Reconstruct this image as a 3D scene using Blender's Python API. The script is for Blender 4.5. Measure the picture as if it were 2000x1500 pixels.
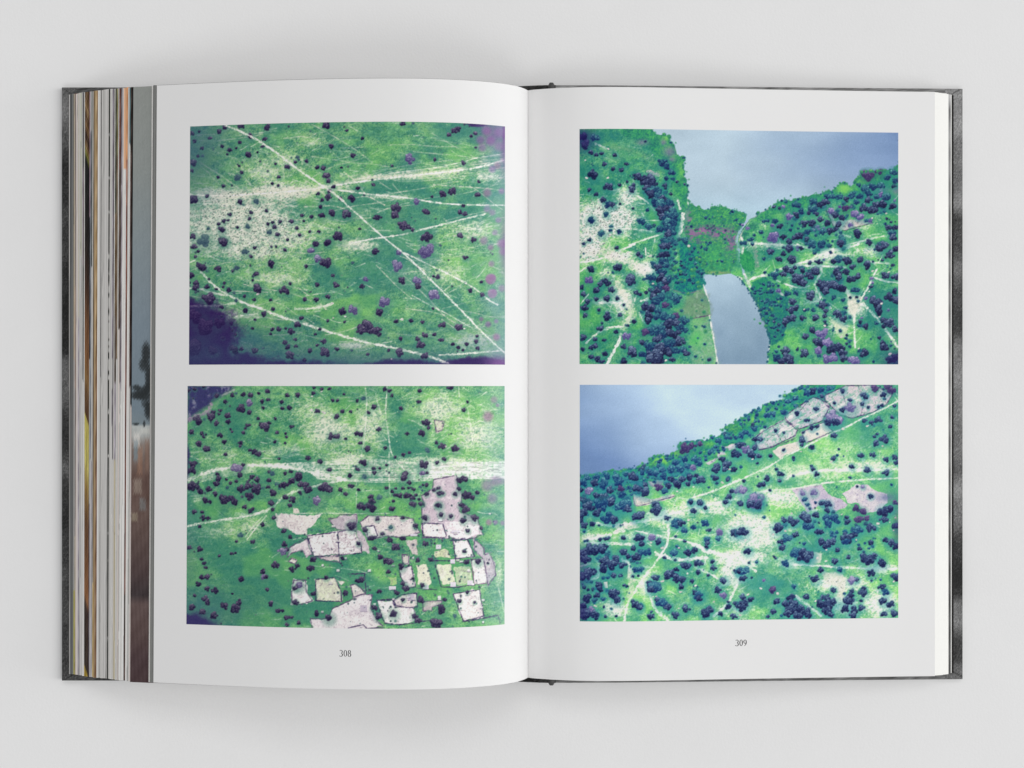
import bpy, math
import numpy as np

for o in list(bpy.data.objects):
    bpy.data.objects.remove(o, do_unlink=True)
scene = bpy.context.scene
col = scene.collection

# ---------------------------------------------------------------- camera, light, exposure
S = 0.000247          # metres per photograph pixel on the z = 0 plane
D = 0.80              # camera height over that plane
cam_data = bpy.data.cameras.new('camera')
cam = bpy.data.objects.new('camera', cam_data)
col.objects.link(cam)
cam.location = (0, 0, D)
cam_data.sensor_width = 36
cam_data.lens = 36 * D / (2000 * S)
cam_data.clip_start = 0.01
cam_data.clip_end = 50
scene.camera = cam

world = bpy.data.worlds.new('World')
scene.world = world
world.use_nodes = True
bg = world.node_tree.nodes['Background']
bg.inputs['Color'].default_value = (0.985, 0.99, 1.0, 1)
bg.inputs['Strength'].default_value = 0.345


def softbox(name, loc, size, power, color):
    d = bpy.data.lights.new(name, 'AREA')
    d.shape = 'RECTANGLE'
    d.size, d.size_y = size
    d.energy = power
    d.color = color
    o = bpy.data.objects.new(name, d)
    col.objects.link(o)
    o.location = loc
    v = np.array(loc) - np.array((0, 0, 0.0))
    o.rotation_euler = (0, 0, 0)
    from mathutils import Vector
    o.rotation_euler = Vector(-v).to_track_quat('-Z', 'Y').to_euler()
    return o


softbox('softbox_lamp', (5.2, 0.0, 3.6), (2.2, 13.0), 420, (1.0, 0.995, 0.985))

for sy in (1, -1):
    softbox('side_softbox_lamp', (0.5, 2.7 * sy, 4.0), (2.6, 1.5), 27, (1.0, 0.998, 0.995))

vs = scene.view_settings
vs.view_transform = 'Standard'
vs.look = 'None'
vs.exposure = 0.0
vs.gamma = 1.0
vs.use_curve_mapping = False
scene.render.engine = 'CYCLES'

GAIN_LEFT, GAIN_RIGHT = 1.14, 1.07
# ---------------------------------------------------------------- printed aerial photographs
# Each print is worked out as a field of ink colours (paths, bushes, walls, water) and stored
# as a colour attribute on the sheet of ink that lies on the page.
TILES = dict(
    A=(360, 230, 1 / 6), B=(680, 230, 1 / 6), C=(360, 470, 1 / 6), D=(680, 470, 1 / 6),
    E=(360, 740, 1 / 6), F=(680, 740, 1 / 6), G=(360, 980, 1 / 6), H=(680, 980, 1 / 6),
    I=(1125, 240, .16), J=(1440, 240, .16), K=(1125, 475, .16333), L=(1440, 475, .16333),
    M=(1125, 740, .16333), N=(1440, 740, .16333), O=(1125, 975, .16333), Q=(1440, 975, .16333), Z=(0, 0, 1.0))


def srgb(c):
    c = np.asarray(c, float) / 255.0
    return np.where(c <= .04045, c / 12.92, ((c + .055) / 1.055) ** 2.4)


def sstep(a, b, x):
    t = np.clip((x - a) / (b - a), 0, 1)
    return t * t * (3 - 2 * t)


class Canvas:
    def __init__(self, x0, y0, x1, y1, seed):
        self.x0, self.y0 = x0 - 3, y0 - 3
        self.w, self.h = int(x1 - x0 + 6), int(y1 - y0 + 6)
        self.rng = np.random.default_rng(seed)
        yy, xx = np.mgrid[0:self.h, 0:self.w]
        self.X = xx + self.x0 + .5
        self.Y = yy + self.y0 + .5
        self.c = np.zeros((self.h, self.w, 3))
        self.pal = {}

    def noise(self, cx, cy=None):
        cy = cy or cx
        gw, gh = int(self.w / cx) + 3, int(self.h / cy) + 3
        g = self.rng.random((gh, gw))
        fx = np.arange(self.w) / cx
        fy = np.arange(self.h) / cy
        ix, iy = fx.astype(int), fy.astype(int)
        tx, ty = fx - ix, fy - iy
        tx = tx * tx * (3 - 2 * tx)
        ty = ty * ty * (3 - 2 * ty)
        r0 = g[iy][:, ix] * (1 - tx) + g[iy][:, ix + 1] * tx
        r1 = g[iy + 1][:, ix] * (1 - tx) + g[iy + 1][:, ix + 1] * tx
        return r0 * (1 - ty)[:, None] + r1 * ty[:, None]

    def fbm(self, c, asp=1.0, oct=4):
        s, a, t = 0, 1.0, 0
        for i in range(oct):
            s = s + a * self.noise(max(1.2, c * asp / 2 ** i), max(1.2, c / 2 ** i))
            t += a
            a *= .6
        return s / t

    def mix(self, col, al):
        col = np.asarray(col, float)
        self.c += (col - self.c) * np.asarray(al)[..., None]

    def blob(self, pts, tile='Z'):
        """soft weight field out of (x, y, rx, ry) ellipses"""
        ox, oy, s = TILES[tile]
        f = np.zeros((self.h, self.w))
        for p in pts:
            x, y, rx, ry = p[:4]
            k = p[4] if len(p) > 4 else 1.0
            d = ((self.X - ox - x * s) / (rx * s)) ** 2 + ((self.Y - oy - y * s) / (ry * s)) ** 2
            f = np.maximum(f, k * np.exp(-d * 1.1))
        return f

    def line(self, tile, pts, w, col, al=1.0, soft=1.0, rag=.55, bend=True):
        ox, oy, s = TILES[tile]
        P = [(ox + x * s, oy + y * s) for x, y in pts]
        # round the bends
        for _ in range(2 if bend else 0):
            R = [P[0]]
            for a, b in zip(P, P[1:]):
                R += [(a[0] * .75 + b[0] * .25, a[1] * .75 + b[1] * .25),
                      (a[0] * .25 + b[0] * .75, a[1] * .25 + b[1] * .75)]
            P = R + [P[-1]]
        m = 3 + w * 2
        ax, ay = min(p[0] for p in P) - m, min(p[1] for p in P) - m
        bx, by = max(p[0] for p in P) + m, max(p[1] for p in P) + m
        i0, i1 = max(0, int(ay - self.y0)), min(self.h, int(by - self.y0) + 1)
        j0, j1 = max(0, int(ax - self.x0)), min(self.w, int(bx - self.x0) + 1)
        if i1 <= i0 or j1 <= j0:
            return
        X, Y = self.X[i0:i1, j0:j1], self.Y[i0:i1, j0:j1]
        d = np.full(X.shape, 1e9)
        for (x0, y0), (x1, y1) in zip(P, P[1:]):
            ex, ey = x1 - x0, y1 - y0
            L = ex * ex + ey * ey + 1e-9
            t = np.clip(((X - x0) * ex + (Y - y0) * ey) / L, 0, 1)
            d = np.minimum(d, (X - x0 - t * ex) ** 2 + (Y - y0 - t * ey) ** 2)
        d = np.sqrt(d)
        n = self.N1[i0:i1, j0:j1]
        hw = w * .46 * (1 + rag * 2.4 * (n - .5))
        a = np.clip((hw + soft * .5 - d) / soft, 0, 1) + .28 * np.exp(-(d / (w * .9 + 1.2)) ** 2) * n
        a = al * a.clip(0, 1) * (.12 + .75 * self.N2[i0:i1, j0:j1] + .6 * self.N5[i0:i1, j0:j1]).clip(0, 1)
        self.c[i0:i1, j0:j1] += (np.asarray(col, float) - self.c[i0:i1, j0:j1]) * a[..., None]

    def polymask(self, tile, pts, soft=1.5, rag=2.5):
        ox, oy, s = TILES[tile]
        P = np.array([(ox + x * s, oy + y * s) for x, y in pts])
        X = self.X + rag * 2 * (self.N3 - .5) * 2
        Y = self.Y + rag * 2 * (self.N4 - .5) * 2
        inside = np.zeros(X.shape, bool)
        dist = np.full(X.shape, 1e9)
        n = len(P)
        for i in range(n):
            x0, y0 = P[i]
            x1, y1 = P[(i + 1) % n]
            if y0 != y1:
                cr = ((y0 > Y) != (y1 > Y)) & (X < (x1 - x0) * (Y - y0) / (y1 - y0) + x0)
                inside ^= cr
            ex, ey = x1 - x0, y1 - y0
            L = ex * ex + ey * ey + 1e-9
            t = np.clip(((X - x0) * ex + (Y - y0) * ey) / L, 0, 1)
            dist = np.minimum(dist, (X - x0 - t * ex) ** 2 + (Y - y0 - t * ey) ** 2)
        dist = np.sqrt(dist)
        sd = np.where(inside, dist, -dist)
        return np.clip(sd / soft + .5, 0, 1)

    def poly(self, tile, pts, col, al=1.0, soft=1.5, rag=2.5, tex=.0, tcol=None, wall=None, cell=4):
        m = self.polymask(tile, pts, soft, rag) * al
        self.mix(col, m)
        if tex:
            n = sstep(.46, .7, self.fbm(16, 1, 3) * .6 + self.noise(3) * .4)
            self.mix(tcol, m * n * tex * .9)
            self.mix(tcol * .72, m * sstep(.66, .8, self.noise(3.2) * .6 + self.noise(1.8) * .4) * tex)
            self.mix(tcol * .8, m * sstep(.8, 1., self.speck) * tex * .35)
            self.mix(np.array((240., 234, 228)), m * sstep(.45, .2, self.fbm(9, 1, 3)) * .35)
        if wall is not None:
            self.line(tile, list(pts) + [pts[0]], 2.1, wall, 1.0, 1.4, .5, False)

    def disc(self, x, y, r, c0, c1, al=1.0, soft=1.0, asp=1.0):
        """clump: c0 underneath, c1 on its upper side"""
        ry = r * asp
        i0, i1 = max(0, int(y - ry - 2 - self.y0)), min(self.h, int(y + ry + 3 - self.y0))
        j0, j1 = max(0, int(x - r - 2 - self.x0)), min(self.w, int(x + r + 3 - self.x0))
        if i1 <= i0 or j1 <= j0:
            return
        X, Y = self.X[i0:i1, j0:j1] - x, (self.Y[i0:i1, j0:j1] - y) / asp
        d = np.sqrt(X * X + Y * Y)
        a = al * np.clip((r - d) / soft + .5, 0, 1)
        t = np.clip(.45 - .55 * Y / r - .2 * X / r, 0, 1)[..., None]
        col = c0 * (1 - t) + c1 * t
        self.c[i0:i1, j0:j1] += (col - self.c[i0:i1, j0:j1]) * a[..., None]

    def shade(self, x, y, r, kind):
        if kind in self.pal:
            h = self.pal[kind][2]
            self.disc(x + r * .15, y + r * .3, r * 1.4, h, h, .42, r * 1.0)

    def tree(self, x, y, r, kind='d'):
        R = self.rng
        if kind == 'm':
            col = np.array((136, 84, 142.)) + R.normal(0, 8, 3)
            self.disc(x, y, r * 1.15, col, col + 14, .58, r * 1.0)
            return
        if kind == 'M':
            col = np.array((140, 88, 138.))
            self.disc(x, y, r, col, col + 14, .8, 3.5)
            self.disc(x + r * .4, y - r * .3, r * .6, col - 6, col, .6, 3)
            return
        if kind == 'w':
            c = np.array((228, 222, 220.)) * R.uniform(.86, 1.05)
            for _ in range(3):
                self.disc(x + R.uniform(-.5, .5) * r, y + R.uniform(-.35, .35) * r, max(r * R.uniform(.35, .7), .8), c * .88, c, .8, 1.0, .75)
            return
        dark, light, halo = self.pal[kind]
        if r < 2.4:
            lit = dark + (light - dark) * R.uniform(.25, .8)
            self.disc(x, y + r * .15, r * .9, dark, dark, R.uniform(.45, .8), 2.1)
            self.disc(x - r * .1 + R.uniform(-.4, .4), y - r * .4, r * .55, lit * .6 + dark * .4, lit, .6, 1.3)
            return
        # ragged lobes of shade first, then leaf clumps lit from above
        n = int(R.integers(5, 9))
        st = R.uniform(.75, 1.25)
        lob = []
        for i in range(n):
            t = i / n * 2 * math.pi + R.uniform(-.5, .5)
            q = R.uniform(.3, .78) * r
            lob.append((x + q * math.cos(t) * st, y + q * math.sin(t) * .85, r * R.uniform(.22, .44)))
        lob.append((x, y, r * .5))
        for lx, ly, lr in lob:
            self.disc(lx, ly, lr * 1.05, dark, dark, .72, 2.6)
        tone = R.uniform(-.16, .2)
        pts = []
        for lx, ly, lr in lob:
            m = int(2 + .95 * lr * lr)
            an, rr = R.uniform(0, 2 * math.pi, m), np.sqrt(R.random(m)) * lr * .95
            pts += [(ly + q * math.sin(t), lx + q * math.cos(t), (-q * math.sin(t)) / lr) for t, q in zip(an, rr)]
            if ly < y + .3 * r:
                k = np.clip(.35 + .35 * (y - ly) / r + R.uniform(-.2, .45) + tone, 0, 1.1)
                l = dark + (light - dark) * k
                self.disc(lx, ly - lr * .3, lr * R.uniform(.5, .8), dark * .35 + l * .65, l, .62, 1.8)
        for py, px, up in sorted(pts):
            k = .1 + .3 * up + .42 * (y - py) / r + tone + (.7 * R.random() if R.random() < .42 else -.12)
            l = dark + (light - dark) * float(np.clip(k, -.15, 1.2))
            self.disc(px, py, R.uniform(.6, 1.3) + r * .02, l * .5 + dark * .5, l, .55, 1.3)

    def trees(self, tile, txt):
        ox, oy, s = TILES[tile]
        L = []
        for tok in txt.split():
            kind = 'd'
            while tok[-1].isalpha():
                kind = tok[-1]
                tok = tok[:-1]
            x, y, r = map(float, tok.split(','))
            L.append((oy + y * s, ox + x * s, r * s, kind))
        for y, x, r, k in L:
            self.shade(x, y, r, k)
        for y, x, r, k in sorted(L):
            self.tree(x, y, r, k)

    def scatter(self, n, field, rmin, rmax, kinds='ddg'):
        field = np.where(field > .02, field, 0)
        f = np.cumsum(np.clip(field, 0, None).ravel())
        for q in np.searchsorted(f, self.rng.random(n) * f[-1]):
            k = kinds[int(self.rng.integers(len(kinds)))]
            x, y = q % self.w + self.x0, q // self.w + self.y0
            r = self.rng.uniform(rmin, rmax)
            self.shade(x, y, r, k)
            self.tree(x, y, r, k)
            if self.rng.random() < .4:
                self.tree(x + self.rng.normal(0, 2 * r), y + self.rng.normal(0, 1.4 * r), r * .75, k)

    def dots(self, n, field, rmin, rmax, c0, c1, al=.85):
        k = 0
        f = field.ravel()
        cdf = np.cumsum(f)
        idx = np.searchsorted(cdf, self.rng.random(n) * cdf[-1])
        for q in idx:
            j, i = q % self.w, q // self.w
            r = self.rng.uniform(rmin, rmax)
            self.disc(j + self.x0 + self.rng.random(), i + self.y0 + self.rng.random(), r, c0, c1, al * self.rng.uniform(.5, 1), 1.2, .8)

    def prep(self):
        self.N1, self.N2, self.N5 = self.noise(4), self.noise(2.2), self.noise(11)
        g = self.rng.random((self.h + 2, self.w + 2))
        self.speck = sstep(.28, .72, (g[1:-1, 1:-1] * 2 + g[:-2, 1:-1] + g[2:, 1:-1] + g[1:-1, :-2] + g[1:-1, 2:]) / 6)
        self.N3, self.N4 = self.fbm(14, 1, 3), self.fbm(14, 1, 3)

    def finish(self, gain=1.0, grain=3.0, contrast=1.1, sat=.94):
        c = self.c + self.rng.normal(0, grain, (self.h, self.w, 1))
        # the print is sharpened
        b = c.copy()
        b[2:-2, 2:-2] = (c[2:-2, 2:-2] + c[:-4, 2:-2] + c[4:, 2:-2] + c[2:-2, :-4] + c[2:-2, 4:] + c[1:-3, 1:-3] + c[3:-1, 3:-1] + c[1:-3, 3:-1] + c[3:-1, 1:-3]) / 9
        c = c + (c - b) * .42
        lum = c @ np.array((.3, .59, .11))
        c = lum[..., None] + (c - lum[..., None]) * sat
        c = (c - 110) * contrast + 110
        return srgb(np.clip(c, 8, 246)) * gain


V = lambda *a: np.array(a, float)


def ground(cv, asp, gd, gl, cream, dry, amt=1.0, hf=.55, base=.0):
    WF = .34 if asp > 1.5 else .5
    n = cv.fbm(30, asp, 5)
    f = cv.fbm(8, asp, 3)
    sp = cv.speck
    t = sstep(.32, .68, n * .5 + f * .38 + sp * .12)[..., None]
    cv.c[:] = gd * (1 - t) + gl * t
    pale = gl * .55 + cream * .45 + V(2, 8, -22)
    y = sstep(.42, .72, cv.fbm(20, asp, 5) * .8 + sp * .2)
    cv.mix(pale, y * .5)
    cv.mix(gd * V(.78, .9, 1.0), sstep(.56, .74, cv.fbm(11, asp, 4)) * .5)
    h = cv.noise(3.4 * asp, 3.4) * .35 + cv.noise(6 * asp, 5) * .3 + sp * .35
    v = dry * amt + base + (n - .5) * .4 + (h - .5) * hf
    cv.mix(pale, sstep(.1, .6, v) * .75)
    d = sstep(.36, .82, v)
    cv.mix(cream, d * .9)
    cv.mix(cream * V(.84, .88, .88), d * .5 * sstep(.5, .8, cv.noise(9, 5)))
    cv.dryness = d
    cv.mix(gd * .82, sstep(.62, .95, sp) * .3 * (1 - .4 * d))
    bp = (cv.noise(2.6 * (1 + .3 * (asp > 1.5)), 2.6) - .5) * .55 + (cv.noise(5, 4) - .5) * .4 + (sp - .5) * .3
    cv.c += (bp * 38)[..., None] * V(1., .95, .8)
    tf = sstep(.5, .66, cv.noise(4.2, 3.4) * .55 + cv.noise(2.2) * .45)
    cv.mix(gd * .75 + cream * .22, tf * .5 * sstep(.05, .5, v) * (1 - .35 * sstep(.75, 1.1, v)))
    wf = sstep(.55, .7, cv.noise(3.6, 2.6) * .6 + cv.noise(8, 6) * .4)
    cv.mix(cream * 1.02, wf * WF * sstep(-.05, .45, v))
    deep = sstep(.5, .68, cv.fbm(85, 1.2, 3)) * (1 - d)
    cv.mix(gd * V(.72, .9, 1.02), deep * .55)
    lime = sstep(.54, .7, cv.fbm(60, 1.3, 3)) * (1 - d)
    cv.mix(gl * V(1.05, 1.06, .82), lime * .4)
    # tufts and trodden scratches
    cv.dots(420, .25 + d + sstep(.1, .6, v), .9, 2.4, gd * .9, gd, .45)
    cv.dots(260, sstep(-.1, .5, v) + .05, .7, 1.8, pale, cream, .55)
    fld = np.cumsum((sstep(-.05, .5, v) + .04).ravel())
    for q in np.searchsorted(fld, cv.rng.random(420) * fld[-1]):
        x, y = q % cv.w + cv.x0, q // cv.w + cv.y0
        t = cv.rng.normal(0, .35 if asp > 1.5 else .8)
        L = cv.rng.uniform(4, 15)
        dx, dy = L * math.cos(t), L * math.sin(t)
        cv.line('Z', [(x - dx, y - dy), (x, y + cv.rng.uniform(-2, 2)), (x + dx, y + dy)], cv.rng.uniform(.6, 1.5), cream * 1.02, cv.rng.uniform(.25, .7), 1.3)


def print_a():
    cv = Canvas(366, 238, 988, 716, 11)
    cv.prep()
    cv.pal = dict(d=(V(42, 34, 70), V(146, 140, 156), V(70, 126, 112)), p=(V(82, 74, 118), V(198, 192, 208), V(72, 128, 124)),
                  g=(V(58, 82, 100), V(120, 150, 140), V(74, 126, 108)))
    dry = cv.blob([(470, 440, 135, 70, 1.05), (400, 450, 60, 70, .8), (560, 460, 80, 40, .6), (560, 320, 50, 30, .5), (430, 385, 90, 22, .9), (560, 375, 90, 24, .85), (520, 330, 60, 40, .55),
                   (480, 485, 100, 30, .8), (540, 545, 80, 22, .45), (700, 480, 50, 14, .7), (640, 365, 50, 10, .6),
                   (955, 345, 40, 16, .7), (930, 445, 60, 26, .65), (930, 665, 55, 24, .75), (780, 345, 120, 9, .6),
                   (470, 615, 70, 16, .6), (720, 415, 30, 20, .4), (760, 385, 50, 9, .6), (690, 675, 40, 9, .7),
                   (620, 600, 30, 8, .5), (860, 540, 120, 40, .42), (870, 340, 60, 10, .5), (700, 300, 60, 10, .3), (610, 275, 30, 20, .4)])
    ground(cv, 1.8, V(68, 132, 108), V(112, 174, 114), V(218, 216, 204), dry, 1.1, .6, .02)
    # wide trodden bands
    tr = V(214, 208, 192)
    for pts, w, al in [([(372, 380), (420, 383), (480, 380), (540, 376), (590, 372), (630, 366)], 9, .55),
                       ([(640, 364), (700, 352), (760, 344), (840, 338), (900, 333)], 8, .5)]:
        cv.line('Z', pts, w, tr, al, 4)
    for k in range(16):   # cattle tracks
        y = 372 + k * 3.0
        cv.line('Z', [(372, y + cv.rng.uniform(-3, 3)), (450, y + cv.rng.uniform(-4, 2)), (540, y - 6 + cv.rng.uniform(-4, 4)), (625, 368 + k * .4)], 1.3, tr, .4, 1.2)
    for k in range(9):
        y = 312 + k * 4
        cv.line('Z', [(690 + 8 * k, 352 - k), (780, y + 14 + cv.rng.uniform(-3, 3)), (880, y + 2 + cv.rng.uniform(-3, 3)), (986, y - 10 + cv.rng.uniform(-4, 4))], 1.3, tr, .5, 1.2)
    for k in range(90):
        x, y = cv.rng.uniform(380, 960), cv.rng.uniform(260, 690)
        t = cv.rng.choice([-.28, .12, .62, -.1]) + cv.rng.normal(0, .12)
        L_ = cv.rng.uniform(25, 80)
        pts = [(x + q * L_ * math.cos(t) + cv.rng.normal(0, 2.5), y + q * L_ * math.sin(t) + cv.rng.normal(0, 2.5)) for q in (-1, -.4, .2, .6, 1)]
        cv.line('Z', pts, cv.rng.uniform(.8, 1.5), tr, cv.rng.uniform(.35, .8), 1.3)
    vig = sstep(.25, 1.2, ((cv.X - 690) / 330) ** 2 * .55 + ((cv.Y - 440) / 270) ** 2 * .8)
    cv.mix(V(64, 104, 116), vig * .5)
    # the corners sink into violet
    cv.mix(V(54, 86, 110), .75 * cv.blob([(372, 300, 60, 80, .6), (385, 690, 150, 60), (560, 715, 200, 32), (800, 715, 120, 22, .8)]))
    cv.mix(V(56, 32, 92), sstep(.3, .75, cv.blob([(376, 655, 92, 74, 1.35), (400, 715, 150, 40, 1.05), (560, 722, 160, 24, .85), (790, 720, 110, 22, 1.), (930, 714, 80, 18, 1.2), (930, 242, 26, 8, 1.), (986, 255, 8, 40, .7)]) + (cv.fbm(10) - .5) * .55) * .9)
    P = lambda pts, w, al=.95, c=V(234, 228, 218): cv.line('Z', pts, w, c, al, 1.3)
    P([(372, 380), (420, 383), (480, 380), (540, 376), (590, 372), (630, 366), (680, 358), (740, 350), (800, 343), (860, 337), (920, 330), (960, 320), (986, 312)], 3)
    P([(700, 350), (760, 338), (840, 329), (900, 318), (930, 308), (986, 300)], 1.6, .7)
    P([(640, 368), (700, 377), (760, 383), (800, 387), (850, 396), (900, 400), (986, 401)], 2.6)
    P([(680, 477), (722, 467), (763, 462), (797, 456), (838, 445), (897, 430), (947, 418)], 3, .85)
    P([(787, 493), (810, 503), (833, 515), (880, 537), (913, 555), (930, 565), (955, 587), (972, 595)], 2.6)
    P([(805, 577), (825, 588), (847, 600), (872, 612), (897, 627), (922, 640)], 1.6, .7)
    P([(393, 532), (410, 550), (430, 568), (453, 580), (477, 592), (503, 600), (520, 607), (543, 617), (577, 627), (610, 638), (643, 648), (680, 659), (713, 668), (747, 675), (780, 682), (823, 692), (847, 698), (880, 712)], 4.2)
    P([(370, 562), (390, 563), (413, 572), (432, 575), (450, 578)], 3.6, .85)
    P([(370, 598), (402, 598), (427, 597), (460, 592)], 3.6, .8)
    P([(460, 618), (502, 613)], 2, .7)
    P([(597, 578), (627, 573), (657, 570)], 1.4, .6)
    P([(577, 603), (607, 603), (633, 598), (650, 593)], 4, .8)
    P([(857, 693), (897, 692), (938, 688), (980, 685)], 3, .8)
    P([(370, 513), (382, 508)], 2, .7)
    P([(500, 410), (560, 430), (600, 440), (650, 447)], 2, .45)
    P([(372, 398), (430, 399), (480, 403), (540, 415)], 3, .45)
    cv.dots(900, cv.dryness * sstep(1.3, .4, ((cv.X - 480) / 150) ** 2 + ((cv.Y - 440) / 90) ** 2) + .0004, .8, 1.9, V(88, 104, 108), V(120, 140, 120))
    cv.dots(200, np.ones((cv.h, cv.w)), .8, 1.9, V(70, 84, 110), V(86, 120, 110), .7)
    cv.scatter(50, 1 - .6 * cv.dryness, 1.2, 2.8)
    cv.scatter(50, cv.blob([(420, 300, 90, 70), (400, 560, 80, 60), (560, 690, 160, 40)]), 2, 4.2)
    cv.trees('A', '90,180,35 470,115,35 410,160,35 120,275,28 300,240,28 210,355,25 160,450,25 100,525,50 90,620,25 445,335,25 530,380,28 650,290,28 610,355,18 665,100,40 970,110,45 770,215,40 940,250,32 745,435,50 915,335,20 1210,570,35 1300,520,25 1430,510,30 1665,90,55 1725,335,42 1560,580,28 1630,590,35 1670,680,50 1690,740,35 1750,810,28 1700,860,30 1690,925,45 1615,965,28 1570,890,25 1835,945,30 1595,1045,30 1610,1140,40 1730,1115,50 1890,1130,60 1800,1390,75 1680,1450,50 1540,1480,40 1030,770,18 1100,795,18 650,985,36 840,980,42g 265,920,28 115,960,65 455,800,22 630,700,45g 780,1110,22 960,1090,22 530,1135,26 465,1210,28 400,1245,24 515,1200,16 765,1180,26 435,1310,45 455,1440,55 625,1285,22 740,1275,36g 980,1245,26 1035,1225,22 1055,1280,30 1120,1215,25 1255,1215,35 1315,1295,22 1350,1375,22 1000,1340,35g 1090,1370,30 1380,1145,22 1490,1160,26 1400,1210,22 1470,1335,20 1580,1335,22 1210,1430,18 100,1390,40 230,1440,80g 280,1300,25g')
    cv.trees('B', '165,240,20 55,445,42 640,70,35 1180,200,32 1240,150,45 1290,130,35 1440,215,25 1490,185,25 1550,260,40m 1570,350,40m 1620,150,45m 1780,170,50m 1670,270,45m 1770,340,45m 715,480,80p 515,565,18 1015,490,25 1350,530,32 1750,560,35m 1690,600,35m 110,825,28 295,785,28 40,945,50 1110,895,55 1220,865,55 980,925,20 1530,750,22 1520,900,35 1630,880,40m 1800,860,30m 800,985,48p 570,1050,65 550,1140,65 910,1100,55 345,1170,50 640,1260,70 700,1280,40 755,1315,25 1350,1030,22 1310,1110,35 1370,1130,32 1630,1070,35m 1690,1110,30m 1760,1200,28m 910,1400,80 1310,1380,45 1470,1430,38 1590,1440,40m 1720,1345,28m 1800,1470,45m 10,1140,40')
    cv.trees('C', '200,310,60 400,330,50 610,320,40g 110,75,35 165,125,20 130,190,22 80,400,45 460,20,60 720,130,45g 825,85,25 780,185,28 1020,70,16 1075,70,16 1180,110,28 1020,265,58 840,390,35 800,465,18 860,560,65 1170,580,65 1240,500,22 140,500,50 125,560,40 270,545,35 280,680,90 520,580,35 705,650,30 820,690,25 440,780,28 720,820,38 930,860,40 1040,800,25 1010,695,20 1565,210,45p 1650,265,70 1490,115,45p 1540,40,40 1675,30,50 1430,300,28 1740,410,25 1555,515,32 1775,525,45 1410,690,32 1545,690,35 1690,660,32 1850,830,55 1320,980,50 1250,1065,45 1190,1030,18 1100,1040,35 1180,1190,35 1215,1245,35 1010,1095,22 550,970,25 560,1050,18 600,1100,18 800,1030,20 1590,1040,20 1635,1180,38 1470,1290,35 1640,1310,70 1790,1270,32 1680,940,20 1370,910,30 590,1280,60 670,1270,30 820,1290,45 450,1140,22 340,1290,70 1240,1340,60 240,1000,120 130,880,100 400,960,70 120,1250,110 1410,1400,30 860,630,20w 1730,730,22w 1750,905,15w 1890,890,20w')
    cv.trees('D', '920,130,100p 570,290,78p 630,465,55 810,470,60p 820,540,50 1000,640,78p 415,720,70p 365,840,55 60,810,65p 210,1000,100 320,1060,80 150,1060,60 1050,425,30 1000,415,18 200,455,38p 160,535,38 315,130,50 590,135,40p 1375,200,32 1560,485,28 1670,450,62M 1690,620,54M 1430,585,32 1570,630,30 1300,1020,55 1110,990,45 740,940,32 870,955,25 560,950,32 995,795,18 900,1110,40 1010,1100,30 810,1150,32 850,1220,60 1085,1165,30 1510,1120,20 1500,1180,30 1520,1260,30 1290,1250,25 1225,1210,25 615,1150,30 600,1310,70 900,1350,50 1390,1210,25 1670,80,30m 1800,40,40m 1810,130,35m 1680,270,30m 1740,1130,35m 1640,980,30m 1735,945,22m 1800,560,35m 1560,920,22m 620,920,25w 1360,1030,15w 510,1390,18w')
    # the straight diagonal road lies over everything
    P([(441, 245), (483, 262), (517, 282), (542, 300), (568, 320), (597, 342), (630, 363), (653, 378), (667, 390), (680, 403)], 3.6)
    P([(680, 403), (700, 420), (722, 440), (747, 462), (763, 475), (787, 493), (813, 518), (840, 545), (867, 572), (895, 600), (917, 623), (940, 647), (977, 682), (986, 689)], 2.8)
    viol = sstep(.3, .75, cv.blob([(376, 655, 92, 74, 1.35), (400, 715, 150, 40, 1.05), (560, 722, 160, 24, .85), (790, 720, 110, 22, 1.), (930, 714, 80, 18, 1.2)]) + (cv.fbm(10) - .5) * .55)
    cv.mix(V(50, 30, 86), viol * .62)
    cv.mix(V(64, 96, 118), .35 * cv.blob([(372, 300, 70, 90), (420, 700, 200, 50), (700, 716, 200, 24)]))
    # window reflection towards the right border
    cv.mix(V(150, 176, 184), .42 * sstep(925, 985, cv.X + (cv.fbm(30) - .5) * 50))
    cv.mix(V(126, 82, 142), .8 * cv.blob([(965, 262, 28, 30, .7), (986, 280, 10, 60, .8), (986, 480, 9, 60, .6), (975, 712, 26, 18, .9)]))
    return cv.finish(GAIN_LEFT), cv


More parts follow.
